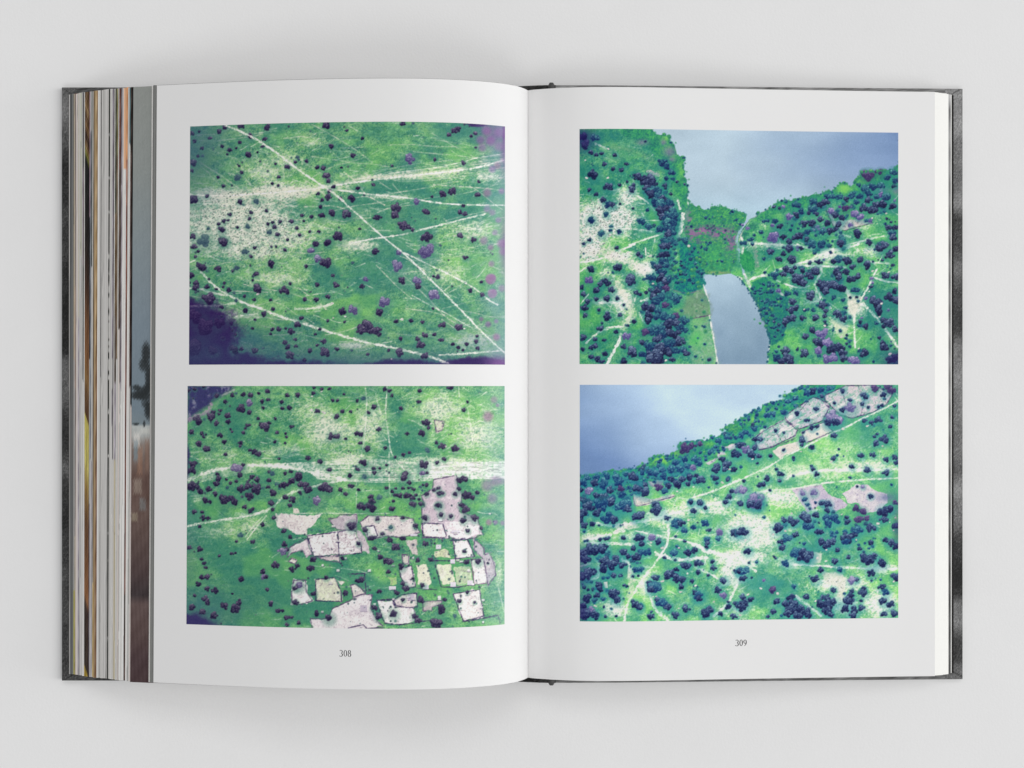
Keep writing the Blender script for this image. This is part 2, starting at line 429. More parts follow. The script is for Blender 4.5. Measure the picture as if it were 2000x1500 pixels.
def print_b():
    cv = Canvas(364, 750, 988, 1232, 12)
    cv.prep()
    cv.pal = dict(d=(V(44, 38, 70), V(144, 138, 152), V(68, 124, 108)), p=(V(92, 84, 122), V(204, 192, 206), V(74, 124, 110)),
                  g=(V(58, 88, 104), V(112, 150, 140), V(68, 126, 104)))
    dry = cv.blob([(640, 840, 60, 45, .75), (600, 805, 50, 30, .5), (720, 830, 50, 60, .6), (860, 800, 70, 40, .6), (930, 850, 60, 50, .65),
                   (560, 880, 70, 18, .5), (430, 1040, 70, 22, .5), (490, 1030, 40, 20, .5), (440, 890, 60, 20, .35), (860, 900, 130, 12, .7), (950, 815, 30, 50, .5), (385, 975, 20, 14, .5), (975, 1120, 10, 30, .6), (680, 895, 60, 14, .7)])
    ground(cv, 1.8, V(68, 134, 106), V(112, 176, 114), V(214, 216, 198), dry, 1.12, .55, .02)
    # calmer, darker meadow in the lower left, violet field in the upper left
    cv.mix(V(62, 126, 104), .6 * cv.blob([(470, 1180, 150, 60), (400, 1100, 60, 90, .6), (420, 800, 80, 60, .6), (700, 765, 60, 20, .5)]))
    cv.mix(V(70, 98, 124), .6 * cv.blob([(367, 1210, 90, 60), (366, 1100, 24, 120, .5)]))
    cv.mix(V(56, 40, 98), sstep(.35, .8, cv.blob([(370, 1225, 75, 38, 1.1), (366, 905, 10, 60, .8)]) + (cv.fbm(10) - .5) * .4) * .8)
    cv.poly('E', [(40, 70), (600, 70), (520, 150), (380, 230), (280, 310), (170, 400), (40, 500)], V(58, 52, 106), .92, 10, 2, .5, V(70, 84, 118))
    cv.line('E', [(60, 480), (160, 430), (280, 390), (320, 300)], 7, V(176, 142, 170), .8, 2)
    cv.line('E', [(450, 190), (580, 130)], 3, V(170, 170, 170), .7, 2)
    cv.line('E', [(360, 320), (410, 250)], 5, V(120, 160, 130), .6, 3)
    rd = V(232, 228, 216)
    Lz = lambda pts, w, al=.9, c=rd, t='Z': cv.line(t, pts, w, c, al, 1.3)
    Lz([(367, 937), (402, 923), (435, 915), (477, 910), (510, 908), (560, 913), (610, 923), (677, 937)], 5.5)
    for k in range(9):
        Lz([(367, 930 + k * 2.2), (410, 916 + k * 2.6), (450, 908 + k * 2.6), (500, 905 + k * 2)], 1.2, .55)
    for k in range(17):
        y0 = 898 + k * 2.7
        Lz([(480 + 12 * k, 907 + k * .9), (600, 904 + k * 1.9), (680, y0 + cv.rng.uniform(-2, 2)), (740, y0 + cv.rng.uniform(-2, 2)), (800, 904 + k * 2.3), (860, 907 + k * 1.8), (920, 904 + k * 1.9), (986, 901 + k * 2.1)], 1.7, .72)
    cv.line('Z', [(840, 917), (900, 918), (986, 919)], 22, V(226, 222, 212), .62, 9)
    cv.line('Z', [(510, 909), (560, 912)], 8, rd, .7, 3)
    for k in range(13):
        y = 904 + k * 2.6
        Lz([(820, y + cv.rng.uniform(-2, 2)), (880, y + cv.rng.uniform(-1.5, 1.5)), (986, y - 1 + cv.rng.uniform(-1.5, 1.5))], 1.7, .9, V(238, 234, 226))
    for k in range(110):
        x, y = cv.rng.uniform(700, 985), cv.rng.uniform(903, 936)
        cv.line('Z', [(x, y), (x + 5, y - .6), (x + cv.rng.uniform(8, 18), y + cv.rng.uniform(-2, 2))], .9, V(130, 140, 132), .6, 1)
    Lz([(677, 937), (633, 945), (593, 955), (560, 965), (543, 980), (537, 988), (520, 997), (477, 1010), (435, 1015), (393, 1022), (367, 1027)], 4)
    Lz([(520, 998), (490, 1006), (460, 1004)], 6, .5)
    Lz([(520, 1008), (502, 1028), (483, 1053)], 2, .7)
    Lz([(514, 1008), (496, 1026), (478, 1050)], 1.2, .6)
    Lz([(713, 755), (717, 782), (715, 815), (712, 857), (705, 893)], 1.8, .8)
    Lz([(756, 755), (754, 790), (753, 815), (759, 848), (762, 882), (775, 902), (790, 918)], 1.8, .8)
    Lz([(734, 768), (738, 790), (744, 806)], 1.5, .6)
    Lz([(760, 883), (760, 957), (763, 970)], 1.5, .6)
    Lz([(696, 942), (696, 990)], 1.3, .6)
    Lz([(913, 795), (920, 840), (923, 860)], 1.6, .6)
    Lz([(896, 755), (897, 775)], 1.5, .5)
    Lz([(970, 1135), (978, 1165), (985, 1195)], 2, .5)
    Lz([(545, 1004), (620, 1002), (700, 1003), (760, 1003)], 1.6, .7)
    Lz([(610, 1105), (690, 1112), (720, 1120)], 1.2, .5)
    soil, lil, yel, W = V(238, 230, 226), V(198, 180, 192), V(214, 216, 190), V(62, 48, 92)
    sp = V(150, 132, 150)
    pl = lambda t, pts, c=soil, wall=None, tx=.3: cv.poly(t, pts, c, .95, 1.6, 2.6, tx, sp, wall if wall is not None else (V(96, 82, 112) if cv.rng.random() < .4 else None), 3.5)
    pl('F', [(1000, 1180), (1270, 1130), (1290, 1300), (1340, 1330), (1320, 1500), (1300, 1550), (1520, 1640), (1570, 1820), (1480, 1870), (1220, 1870), (870, 1860), (860, 1500), (900, 1500), (860, 1370), (990, 1290)], lil)
    pl('H', [(870, 250), (1110, 260), (1150, 400), (1130, 420), (880, 410)], V(232, 222, 218), W)
    pl('H', [(1140, 240), (1500, 220), (1570, 380), (1400, 430), (1160, 420)], V(230, 220, 220))
    pl('H', [(140, 240), (240, 160), (330, 170), (640, 170), (700, 190), (760, 200), (840, 360), (640, 420), (450, 400), (360, 420), (230, 440), (160, 290)], V(216, 204, 204))
    pl('H', [(210, 290), (300, 280), (345, 400), (230, 430)], soil, W)
    pl('G', [(1070, 150), (1620, 150), (1450, 310), (1440, 400), (1300, 380), (1230, 330), (1130, 310), (1070, 270)], V(222, 212, 208))
    pl('G', [(1340, 470), (1440, 430), (1500, 620), (1430, 640), (1380, 560), (1260, 600), (1210, 650), (1230, 540)], V(220, 208, 210))
    pl('G', [(1440, 400), (1800, 355), (1810, 625), (1520, 640), (1480, 520)], soil, W, .5)
    pl('G', [(1800, 355), (1920, 330), (2020, 350), (2070, 480), (2080, 600), (1815, 625)], soil, W, .5)
    pl('H', [(110, 320), (150, 330), (250, 540), (250, 600), (170, 590)], V(196, 184, 190))
    pl('G', [(1560, 650), (1820, 640), (1820, 710), (1680, 690)], V(206, 190, 190))
    pl('G', [(1690, 200), (1790, 190), (1820, 150), (2020, 150), (2020, 330), (1780, 330)], V(190, 178, 186))
    pl('G', [(1280, 70), (1340, 80), (1350, 135), (1275, 135)], V(216, 206, 196))
    pl('G', [(1220, 700), (1260, 660), (1320, 690), (1300, 730)], V(216, 206, 196))
    pl('G', [(1280, 920), (1420, 920), (1430, 1060), (1500, 1160), (1380, 1200), (1260, 1200), (1260, 1060)], soil)
    pl('G', [(1540, 910), (1760, 890), (1840, 1060), (1840, 1170), (1540, 1160)], yel, W)
    pl('G', [(1790, 920), (1870, 940), (1830, 980)], V(220, 214, 200))
    pl('G', [(1740, 1250), (1920, 1170), (2060, 1080), (2200, 1090), (2180, 1250), (2260, 1400), (2330, 1460), (2100, 1500), (1500, 1500), (1480, 1370), (1680, 1370)], V(222, 212, 214))
    pl('G', [(1950, 980), (2010, 960), (2130, 1070), (1980, 1120)], V(214, 206, 200))
    pl('H', [(340, 1160), (520, 1150), (550, 1240), (600, 1230), (760, 1240), (790, 1330), (780, 1420), (600, 1440), (430, 1420), (390, 1340)], soil, W)
    pl('H', [(530, 1150), (620, 1090), (800, 1070), (810, 1230), (720, 1240), (560, 1220)], V(220, 208, 206), W)
    pl('H', [(870, 1170), (1100, 1160), (1090, 1200), (990, 1230), (980, 1280), (880, 1280)], V(188, 180, 176))
    pl('H', [(1230, 1080), (1540, 1030), (1590, 1340), (1350, 1400)], V(234, 224, 220), W)
    pl('H', [(1230, 460), (1400, 440), (1480, 640), (1260, 670)], soil, W)
    pl('H', [(1440, 680), (1590, 670), (1650, 950), (1480, 970)], soil, V(126, 92, 122))
    pl('H', [(1480, 440), (1590, 540), (1600, 620), (1660, 600), (1720, 760), (1730, 860), (1640, 980), (1590, 680), (1480, 560)], V(188, 176, 186))
    pl('H', [(630, 620), (710, 620), (710, 720), (640, 740)], V(204, 196, 190))
    pl('H', [(600, 790), (740, 750), (790, 1000), (680, 1010), (610, 860)], V(220, 208, 210), W)
    pl('H', [(790, 740), (910, 740), (970, 940), (940, 980), (830, 980)], V(222, 218, 196))
    pl('H', [(1040, 740), (1200, 740), (1270, 960), (1100, 980)], yel)
    pl('H', [(1240, 760), (1420, 760), (1450, 960), (1290, 970)], V(178, 200, 160))
    pl('H', [(670, 460), (790, 450), (830, 620), (750, 600)], V(198, 188, 184))
    pl('H', [(1010, 590), (1150, 560), (1200, 640), (1020, 660)], V(196, 202, 164))
    pl('H', [(480, 880), (570, 870), (570, 960), (490, 960)], V(160, 196, 128))
    pl('F', [(1010, 480), (1130, 500), (1100, 600), (1030, 620)], V(206, 206, 184))
    wl = lambda pts: cv.line('H', pts, 2.0, W, 1.0, 1.4, .5, False)
    for pts in ([(1000, 690), (1220, 690), (1260, 670)], [(1020, 740), (1090, 1000), (1290, 1000), (1480, 970)], [(800, 1010), (1030, 1030)], [(0, 850), (190, 840), (210, 1040)], [(330, 1150), (540, 1140)],
                [(820, 1410), (960, 1390)], [(1350, 1400), (1450, 1390), (1760, 1330), (1780, 1430)], [(0, 1480), (180, 1440), (220, 1490), (400, 1480)], [(1200, 450), (1370, 430)]):
        wl(pts)
    for x, y, w, h in [(520, 1010, 40, 22), (910, 1000, 34, 26), (1230, 970, 34, 28), (1430, 950, 34, 28), (1225, 700, 28, 26), (1060, 530, 30, 26), (770, 390, 42, 12), (1260, 350, 48, 14), (740, 1120, 36, 36), (180, 1250, 40, 36), (560, 375, 0, 0)]:
        if w:
            cv.poly('H', [(x - w, y - h), (x + w, y - h), (x + w, y + h), (x - w, y + h)], V(206, 200, 210) if y < 1100 else V(180, 170, 184), .95, 1, .3)
            cv.line('H', [(x - w, y + h), (x + w, y + h)], 1, W, .6, 1)
    for k in range(34):      # huts and sheds
        x, y = cv.rng.uniform(600, 970), cv.rng.uniform(1010, 1220)
        a_, b_ = cv.rng.uniform(1.6, 3.6), cv.rng.uniform(1.4, 2.6)
        cv.poly('Z', [(x - a_, y - b_), (x + a_, y - b_ - .4), (x + a_, y + b_), (x - a_, y + b_)], V(240, 236, 236) * cv.rng.uniform(.78, 1.0), .85, 1, .2)
        cv.line('Z', [(x - a_, y + b_ + .6), (x + a_ + 1, y + b_ + .6)], 1.2, W, .8, 1)
    cv.dots(260, cv.blob([(1100, 500, 900, 480)], 'H') * .5 + .02, .7, 1.5, V(90, 76, 110), V(110, 100, 130), .8)
    cv.dots(160, np.ones((cv.h, cv.w)), .8, 1.8, V(66, 84, 112), V(80, 120, 110), .7)
    cv.scatter(45, 1 - .7 * cv.dryness, 1.2, 2.8)
    cv.scatter(40, cv.blob([(470, 950, 100, 25), (800, 960, 60, 25), (420, 800, 60, 60)]), 1.8, 4.2)
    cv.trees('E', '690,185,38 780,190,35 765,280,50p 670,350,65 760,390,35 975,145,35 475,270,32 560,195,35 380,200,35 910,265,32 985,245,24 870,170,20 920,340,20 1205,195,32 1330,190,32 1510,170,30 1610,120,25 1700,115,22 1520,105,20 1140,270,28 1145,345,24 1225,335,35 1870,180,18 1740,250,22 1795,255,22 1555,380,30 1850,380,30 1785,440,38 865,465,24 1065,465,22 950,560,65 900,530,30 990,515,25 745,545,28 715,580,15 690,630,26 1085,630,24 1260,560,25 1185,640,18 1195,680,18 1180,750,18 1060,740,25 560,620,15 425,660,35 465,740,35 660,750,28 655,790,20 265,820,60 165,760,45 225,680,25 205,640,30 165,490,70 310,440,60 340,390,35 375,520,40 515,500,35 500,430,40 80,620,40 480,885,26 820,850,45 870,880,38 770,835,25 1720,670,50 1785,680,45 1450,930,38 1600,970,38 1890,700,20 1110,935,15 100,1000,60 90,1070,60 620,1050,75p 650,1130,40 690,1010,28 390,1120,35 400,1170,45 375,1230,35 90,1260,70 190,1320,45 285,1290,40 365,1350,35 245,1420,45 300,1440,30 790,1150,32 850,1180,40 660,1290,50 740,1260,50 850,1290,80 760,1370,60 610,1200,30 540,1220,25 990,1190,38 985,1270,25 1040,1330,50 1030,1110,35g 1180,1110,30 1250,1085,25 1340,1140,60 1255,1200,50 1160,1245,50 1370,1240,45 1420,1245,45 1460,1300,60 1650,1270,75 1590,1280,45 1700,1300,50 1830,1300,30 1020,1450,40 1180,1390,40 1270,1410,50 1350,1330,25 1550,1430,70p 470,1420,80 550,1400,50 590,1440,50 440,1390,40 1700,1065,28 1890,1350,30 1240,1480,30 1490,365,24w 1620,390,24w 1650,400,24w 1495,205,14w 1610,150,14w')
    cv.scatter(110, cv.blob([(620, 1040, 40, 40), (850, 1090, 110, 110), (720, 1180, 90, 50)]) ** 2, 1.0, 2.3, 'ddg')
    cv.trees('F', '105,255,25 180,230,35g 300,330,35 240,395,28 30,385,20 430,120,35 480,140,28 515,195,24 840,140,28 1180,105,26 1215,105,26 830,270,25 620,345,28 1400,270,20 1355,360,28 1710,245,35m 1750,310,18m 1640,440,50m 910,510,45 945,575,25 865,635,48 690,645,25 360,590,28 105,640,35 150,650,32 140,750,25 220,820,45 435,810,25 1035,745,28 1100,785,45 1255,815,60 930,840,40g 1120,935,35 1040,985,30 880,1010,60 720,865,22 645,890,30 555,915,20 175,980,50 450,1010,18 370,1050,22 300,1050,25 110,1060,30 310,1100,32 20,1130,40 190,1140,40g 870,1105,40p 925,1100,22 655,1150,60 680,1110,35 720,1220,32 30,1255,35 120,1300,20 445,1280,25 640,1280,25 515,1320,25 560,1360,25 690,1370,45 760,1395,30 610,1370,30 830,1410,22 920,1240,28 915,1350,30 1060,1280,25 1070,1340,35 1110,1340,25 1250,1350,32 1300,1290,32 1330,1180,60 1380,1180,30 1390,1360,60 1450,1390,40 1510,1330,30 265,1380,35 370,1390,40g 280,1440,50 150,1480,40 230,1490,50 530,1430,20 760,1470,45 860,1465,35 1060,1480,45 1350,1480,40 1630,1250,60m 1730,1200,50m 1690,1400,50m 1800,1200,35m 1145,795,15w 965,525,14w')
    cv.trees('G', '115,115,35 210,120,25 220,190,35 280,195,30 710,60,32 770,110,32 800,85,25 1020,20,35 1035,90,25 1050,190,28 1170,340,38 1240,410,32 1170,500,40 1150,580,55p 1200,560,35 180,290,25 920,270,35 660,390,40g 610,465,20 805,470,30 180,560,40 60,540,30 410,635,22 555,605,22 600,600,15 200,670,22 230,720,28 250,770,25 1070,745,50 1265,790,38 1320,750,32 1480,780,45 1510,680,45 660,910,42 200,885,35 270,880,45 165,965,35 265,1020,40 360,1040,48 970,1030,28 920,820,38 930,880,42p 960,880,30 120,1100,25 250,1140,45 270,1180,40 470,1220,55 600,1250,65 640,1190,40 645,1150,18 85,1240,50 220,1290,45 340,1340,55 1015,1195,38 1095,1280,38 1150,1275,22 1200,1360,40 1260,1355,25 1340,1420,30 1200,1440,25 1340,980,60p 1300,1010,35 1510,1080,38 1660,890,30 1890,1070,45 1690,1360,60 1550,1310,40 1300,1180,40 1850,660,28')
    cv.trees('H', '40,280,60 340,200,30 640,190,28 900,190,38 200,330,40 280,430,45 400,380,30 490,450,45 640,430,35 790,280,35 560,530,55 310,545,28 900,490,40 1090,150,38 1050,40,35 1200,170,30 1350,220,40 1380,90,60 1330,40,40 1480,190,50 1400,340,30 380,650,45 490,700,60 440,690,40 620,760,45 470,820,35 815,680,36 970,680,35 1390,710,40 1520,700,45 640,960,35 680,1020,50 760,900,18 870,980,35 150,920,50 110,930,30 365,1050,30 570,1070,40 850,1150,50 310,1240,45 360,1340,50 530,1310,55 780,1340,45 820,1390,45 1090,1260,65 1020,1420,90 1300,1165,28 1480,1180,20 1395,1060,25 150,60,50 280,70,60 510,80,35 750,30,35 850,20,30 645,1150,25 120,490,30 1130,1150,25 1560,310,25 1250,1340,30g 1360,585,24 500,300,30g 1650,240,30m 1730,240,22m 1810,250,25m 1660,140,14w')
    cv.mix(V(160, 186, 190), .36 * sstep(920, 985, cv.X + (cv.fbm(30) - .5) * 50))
    return cv.finish(GAIN_LEFT), cv


def leafy(cv, mask, dark, mid, light, cell=6):
    n = cv.noise(cell) * .3 + cv.noise(cell * .45) * .3 + cv.fbm(14, 1, 3) * .2 + cv.speck * .2
    cv.mix(mid, mask * .92)
    cv.mix(dark, mask * sstep(.5, .3, n) * .7)
    cv.mix(light, mask * sstep(.52, .72, n) * .6)


def print_c():
    cv = Canvas(1130, 250, 1757, 716, 13)
    cv.prep()
    cv.pal = dict(d=(V(24, 34, 76), V(148, 172, 192), V(42, 124, 126)), p=(V(86, 80, 136), V(212, 200, 222), V(52, 122, 128)),
                  g=(V(18, 54, 98), V(112, 192, 170), V(42, 132, 124)), b=(V(56, 44, 94), V(140, 122, 156), V(50, 116, 108)))
    dry = cv.blob([(1180, 430, 70, 42, 1.1), (1150, 480, 40, 40, 1.0), (1225, 385, 30, 24, .8), (1210, 500, 40, 16, .8), (1265, 525, 30, 20, 1.0),
                   (1180, 535, 26, 14, .6), (1215, 590, 26, 40, .8), (1175, 590, 22, 12, .7), (1620, 500, 50, 18, .7), (1700, 490, 30, 14, .6),
                   (1670, 600, 24, 30, .8), (1640, 635, 26, 20, .7), (1560, 515, 40, 12, .6), (1520, 480, 60, 10, .6), (1480, 440, 26, 20, .45), (1590, 585, 20, 14, .5), (1690, 445, 30, 16, .5), (1740, 655, 12, 40, .5)])
    ground(cv, 1.2, V(50, 138, 114), V(106, 188, 112), V(238, 230, 224), dry, 1.15, .55, 0)
    cv.mix(V(34, 112, 118), .6 * cv.blob([(1150, 265, 90, 20), (1210, 300, 60, 30, .6), (1740, 640, 50, 60, .8), (1740, 700, 60, 30), (1560, 620, 20, 30, .4), (1480, 690, 60, 16, .5)]))
    cv.mix(V(40, 132, 96), .5 * cv.blob([(1150, 660, 90, 40), (1150, 590, 40, 30), (1500, 660, 40, 30, .5)]))
    # lake
    wpoly = [(1268, 240), (1272, 254), (1291, 264), (1310, 266), (1309, 278), (1318, 286), (1325, 304), (1336, 310), (1333, 323), (1338, 336), (1335, 349), (1344, 360), (1344, 384), (1349, 400), (1360, 403), (1376, 408), (1397, 406), (1411, 402), (1429, 410), (1445, 417), (1456, 417), (1458, 430), (1450, 441), (1436, 470),
             (1448, 448), (1466, 428), (1485, 416), (1507, 405), (1522, 393), (1544, 392), (1576, 384), (1600, 380), (1632, 368), (1640, 358), (1656, 358), (1662, 364), (1672, 352), (1683, 336), (1728, 334), (1760, 324), (1760, 240)]
    lake = cv.polymask('Z', wpoly, 1.6, 1.6)
    # shoreline greens
    sh = cv.polymask('Z', [(1268, 240), (1205, 240), (1215, 262), (1270, 285), (1300, 330), (1318, 380), (1330, 430), (1350, 440), (1420, 440), (1452, 470), (1490, 430), (1540, 410), (1600, 400), (1680, 378), (1760, 350), (1760, 300)], 5, 5)
    leafy(cv, sh * .8, V(30, 96, 104), V(44, 140, 100), V(96, 186, 96), 7)
    cv.mix(V(140, 206, 96), .8 * sh * cv.blob([(1650, 368, 18, 12), (1335, 330, 10, 20, .7), (1305, 268, 14, 8, .7), (1420, 425, 40, 18, .9), (1678, 358, 14, 10, .7), (1305, 385, 14, 18, .7), (1400, 432, 40, 14, .6)]))
    cv.mix(V(150, 120, 160), .6 * cv.blob([(1308, 296, 14, 12), (1296, 278, 6, 6), (1255, 278, 12, 6), (1312, 311, 8, 5), (1345, 424, 8, 16), (1390, 452, 40, 9, .8), (1428, 474, 12, 18, .8), (1722, 372, 16, 6, .8), (1750, 372, 8, 8, .9)]))
    g = np.clip((cv.X - 1340) / 420, 0, 1)
    gy = np.clip((cv.Y - 250) / 200, 0, 1)
    t = np.clip(g * 1.15 - .25 + (cv.fbm(70, 2.2, 2) - .5) * .35 - .12 * gy, 0, 1)[..., None]
    wc = V(170, 190, 204) * (1 - t) + V(106, 132, 174) * t
    wc = wc + (V(150, 184, 200) - wc) * (.6 * sstep(.45, 1., gy))[..., None] * (1 - t)
    wc = wc + ((cv.fbm(80, 2.0, 4) - .5) * 34)[..., None]
    cv.c += (wc - cv.c) * lake[..., None]
    cv.trees('J', '1590,640,80b 1740,600,50b 1540,610,40b')
    # reed island between the two waters
    isl = cv.polymask('Z', [(1349, 404), (1376, 410), (1397, 407), (1411, 403), (1429, 411), (1456, 418), (1455, 432), (1436, 470), (1440, 500), (1425, 536), (1372, 534), (1345, 500), (1338, 450)], 2, 3)
    leafy(cv, isl, V(44, 116, 112), V(56, 146, 100), V(104, 184, 98), 4)
    cv.mix(V(110, 84, 140), isl * .75 * sstep(.5, .66, cv.noise(6, 3)) * cv.blob([(1385, 452, 55, 12), (1360, 470, 30, 10, .6), (1430, 475, 16, 26, .9)]))
    cv.mix(V(70, 170, 104), isl * .5 * cv.blob([(1400, 510, 30, 24)]))
    cv.mix(V(150, 160, 110), isl * .8 * cv.blob([(1400, 533, 34, 4)]))
    cv.mix(V(150, 104, 150), isl * .95 * sstep(.38, .55, cv.noise(7, 3) * .6 + cv.noise(3) * .4) * cv.blob([(1372, 450, 30, 9), (1410, 456, 34, 10), (1352, 456, 14, 16, .9), (1430, 470, 14, 22, .9), (1345, 425, 7, 22)]))
    # narrow stream
    cv.line('Z', [(1458, 432), (1446, 450), (1438, 470), (1443, 485), (1446, 505), (1452, 530), (1458, 548)], 4.5, V(152, 178, 202), .9, 2)
    cv.line('Z', [(1462, 436), (1448, 455), (1443, 470), (1452, 482), (1452, 488)], 2, V(206, 200, 196), .7, 1.5)
    # lower water
    low = cv.polymask('Z', [(1373, 535), (1403, 537), (1427, 534), (1445, 544), (1456, 557), (1468, 573), (1479, 599), (1492, 627), (1504, 663), (1502, 687), (1499, 720), (1403, 720), (1394, 663), (1388, 622), (1385, 588), (1375, 566), (1373, 550)], 1.5, .8)
    t = np.clip((cv.Y - 540) / 150 + (cv.fbm(40, 1, 2) - .5) * .4, 0, 1)[..., None]
    wc = V(160, 184, 200) * (1 - t) + V(122, 148, 170) * t
    wc = wc + ((cv.fbm(60, 1.1, 3) - .5) * 24)[..., None]
    cv.c += (wc - cv.c) * low[..., None]
    # woods on both banks
    wm = lambda t_, p, s=3, r=3: cv.polymask(t_, p, s, r)
    leafy(cv, wm('L', [(160, 460), (350, 420), (470, 560), (610, 680), (600, 980), (560, 1150), (470, 1220), (400, 1200), (350, 1000), (230, 720), (180, 560)]), V(22, 74, 116), V(28, 116, 112), V(56, 150, 104), 5)
    cv.mix(V(40, 150, 98), .7 * cv.blob([(280, 520, 120, 110)], 'L') * wm('L', [(160, 460), (350, 420), (470, 560), (610, 680), (350, 700), (230, 720), (180, 560)]))
    leafy(cv, wm('L', [(25, 120), (90, 80), (150, 110), (215, 220), (200, 330), (90, 320), (30, 230)], 2, 1.5), V(28, 112, 92), V(42, 146, 92), V(70, 168, 98), 4)
    leafy(cv, wm('K', [(1250, -30), (1430, 0), (1480, 200), (1520, 370), (1540, 480), (1480, 560), (1330, 610), (1160, 560), (1180, 400), (1240, 250)]), V(18, 84, 120), V(24, 128, 116), V(48, 162, 110), 5)
    cv.poly('K', [(1290, 620), (1520, 560), (1600, 700), (1600, 860), (1340, 910), (1240, 800)], V(112, 138, 122), .7, 12, 5, .4, V(94, 120, 116))
    cv.poly('K', [(1370, 920), (1590, 880), (1680, 1450), (1380, 1450)], V(122, 168, 134), .6, 14, 5, .4, V(160, 160, 166))
    cv.mix(V(84, 184, 98), .8 * cv.blob([(1440, 1140, 80, 120)], 'K'))
    cv.line('K', [(1160, 560), (1330, 610), (1500, 560)], 2, V(128, 110, 130), .7, 1.5)
    cv.line('K', [(1340, 910), (1600, 860)], 1.5, V(90, 60, 110), .8, 1.2)
    wh = V(226, 220, 216)
    L = lambda t_, pts, w, al=.92, c=wh: cv.line(t_, pts, w * .95, c, min(1, al * 1.15), 1.5)
    L('K', [(1525, 500), (1590, 690)], 2.6)
    L('K', [(1595, 870), (1640, 1100), (1695, 1445)], 2.8)
    L('I', [(1240, 950), (1270, 1050)], 5, .85)
    L('I', [(1310, 1110), (1285, 1250), (1250, 1400)], 8, .9)
    L('I', [(1360, 870), (1370, 1000)], 3, .7)
    L('L', [(75, 30), (60, 120)], 3, .7)
    L('L', [(90, 370), (130, 470), (150, 530)], 5, .85)
    L('L', [(150, 440), (250, 390), (370, 380)], 4, .85)
    L('L', [(200, 20), (230, 200), (240, 280)], 8, .5, V(150, 150, 150))
    L('L', [(180, 600), (260, 780), (390, 1100)], 2.2, .5, V(90, 80, 120))
    L('L', [(390, 1200), (375, 1320), (365, 1440)], 2.6, .8)
    L('L', [(0, 390), (50, 420), (60, 440)], 2, .8)
    cr = V(240, 232, 224)
    for pts, w in [([(720, 20), (860, 60), (1050, 80), (1260, 70), (1450, 10)], 5), ([(980, 60), (1050, 130), (1200, 80)], 9), ([(700, 250), (900, 200), (980, 190)], 6),
                   ([(430, 350), (560, 290), (700, 270), (1000, 270), (1300, 290)], 3.6), ([(1000, 300), (1010, 370), (930, 450), (930, 530), (1000, 620), (980, 690), (870, 710)], 4.2),
                   ([(480, 450), (600, 500), (760, 545), (860, 510)], 3), ([(1190, 460), (1310, 540), (1330, 620), (1400, 760)], 6),
                   ([(1680, 300), (1620, 400), (1560, 540), (1480, 660), (1400, 800), (1395, 950), (1410, 1250)], 3.4), ([(1640, 410), (1780, 460), (1920, 470)], 3.6),
                   ([(1580, 220), (1690, 240), (1810, 240)], 3), ([(1690, 230), (1740, 140)], 1.6), ([(1500, 720), (1680, 900), (1800, 1070), (1920, 1240)], 4.6), ([(60, 0), (200, 10), (400, 10), (700, 25)], 3)]:
        L('L', pts, w, .85, cr)
    cv.poly('L', [(1310, 600), (1500, 640), (1440, 820), (1390, 900), (1320, 760)], V(214, 212, 196), .8, 3, 2, .5, V(160, 176, 160), None, 3)
    cv.poly('L', [(1100, 900), (1230, 930), (1310, 1010), (1350, 1150), (1220, 1120)], V(202, 210, 178), .7, 4, 3)
    cv.poly('L', [(1075, 715), (1105, 720), (1130, 780), (1095, 795)], V(212, 206, 204), .95, 1, .5)
    cv.poly('L', [(480, 540), (540, 600), (560, 640), (520, 620)], V(216, 210, 206), .9, 1.5, 1)
    cv.poly('J', [(1140, 1190), (1620, 1170), (1650, 1220), (1210, 1340)], V(212, 198, 196), .92, 1.5, 2, .5, V(150, 130, 150))
    cv.poly('J', [(1090, 1060), (1190, 1040), (1180, 1190), (1130, 1170)], V(190, 168, 190), .8, 2, 2)
    cv.line('J', [(1080, 1060), (1140, 1190), (1205, 1340), (1400, 1290), (1650, 1220)], 1.6, V(66, 46, 90), .85, 1.2)
    L('J', [(60, 1260), (150, 1200), (280, 1100), (420, 1030)], 2, .6, V(170, 160, 180))
    L('J', [(1200, 1350), (1380, 1390)], 5, .6, cr)
    L('J', [(1300, 1500), (1600, 1420), (1800, 1380)], 3, .7, cr)
    L('J', [(50, 1400), (80, 1480)], 3, .8)
    L('J', [(80, 1460), (300, 1470), (520, 1490)], 4, .7, cr)
    for pts, w in [([(50, 230), (300, 190), (450, 130), (700, 10)], 4), ([(860, 290), (960, 400)], 3), ([(50, 340), (130, 290)], 4), ([(560, 1000), (400, 1000), (250, 1080), (120, 1190)], 4),
                   ([(540, 1090), (480, 1250), (370, 1440)], 5.5), ([(270, 710), (540, 710)], 4), ([(780, 690), (860, 665)], 5.5), ([(760, 830), (800, 940), (850, 970)], 2.2), ([(60, 720), (150, 610)], 1.6), ([(640, 560), (690, 510)], 4), ([(830, 60), (840, 200)], 1.6)]:
        L('K', pts, w, .85, cr)
    cv.line('K', [(400, 150), (600, 220), (750, 290), (880, 400)], 15, V(226, 216, 210), .75, 6)
    cv.line('K', [(480, 480), (570, 620), (650, 730), (680, 860), (570, 990)], 12, V(220, 214, 200), .75, 6)
    cv.line('K', [(50, 60), (250, 100), (430, 110)], 18, V(222, 212, 206), .6, 9)
    for pts, w in [([(720, 880), (860, 950), (960, 1070)], 2.6), ([(820, 1190), (1070, 1190)], 1.8), ([(300, 1290), (600, 1290), (800, 1300), (950, 1330)], 1.8), ([(650, 1490), (880, 1410), (1070, 1350)], 3)]:
        L('I', pts, w, .8, cr)
    cv.line('I', [(430, 300), (700, 330), (1000, 500), (1060, 620)], 9, V(110, 150, 120), .4, 6)
    L('I', [(230, 250), (320, 290), (400, 320)], 4, .7)
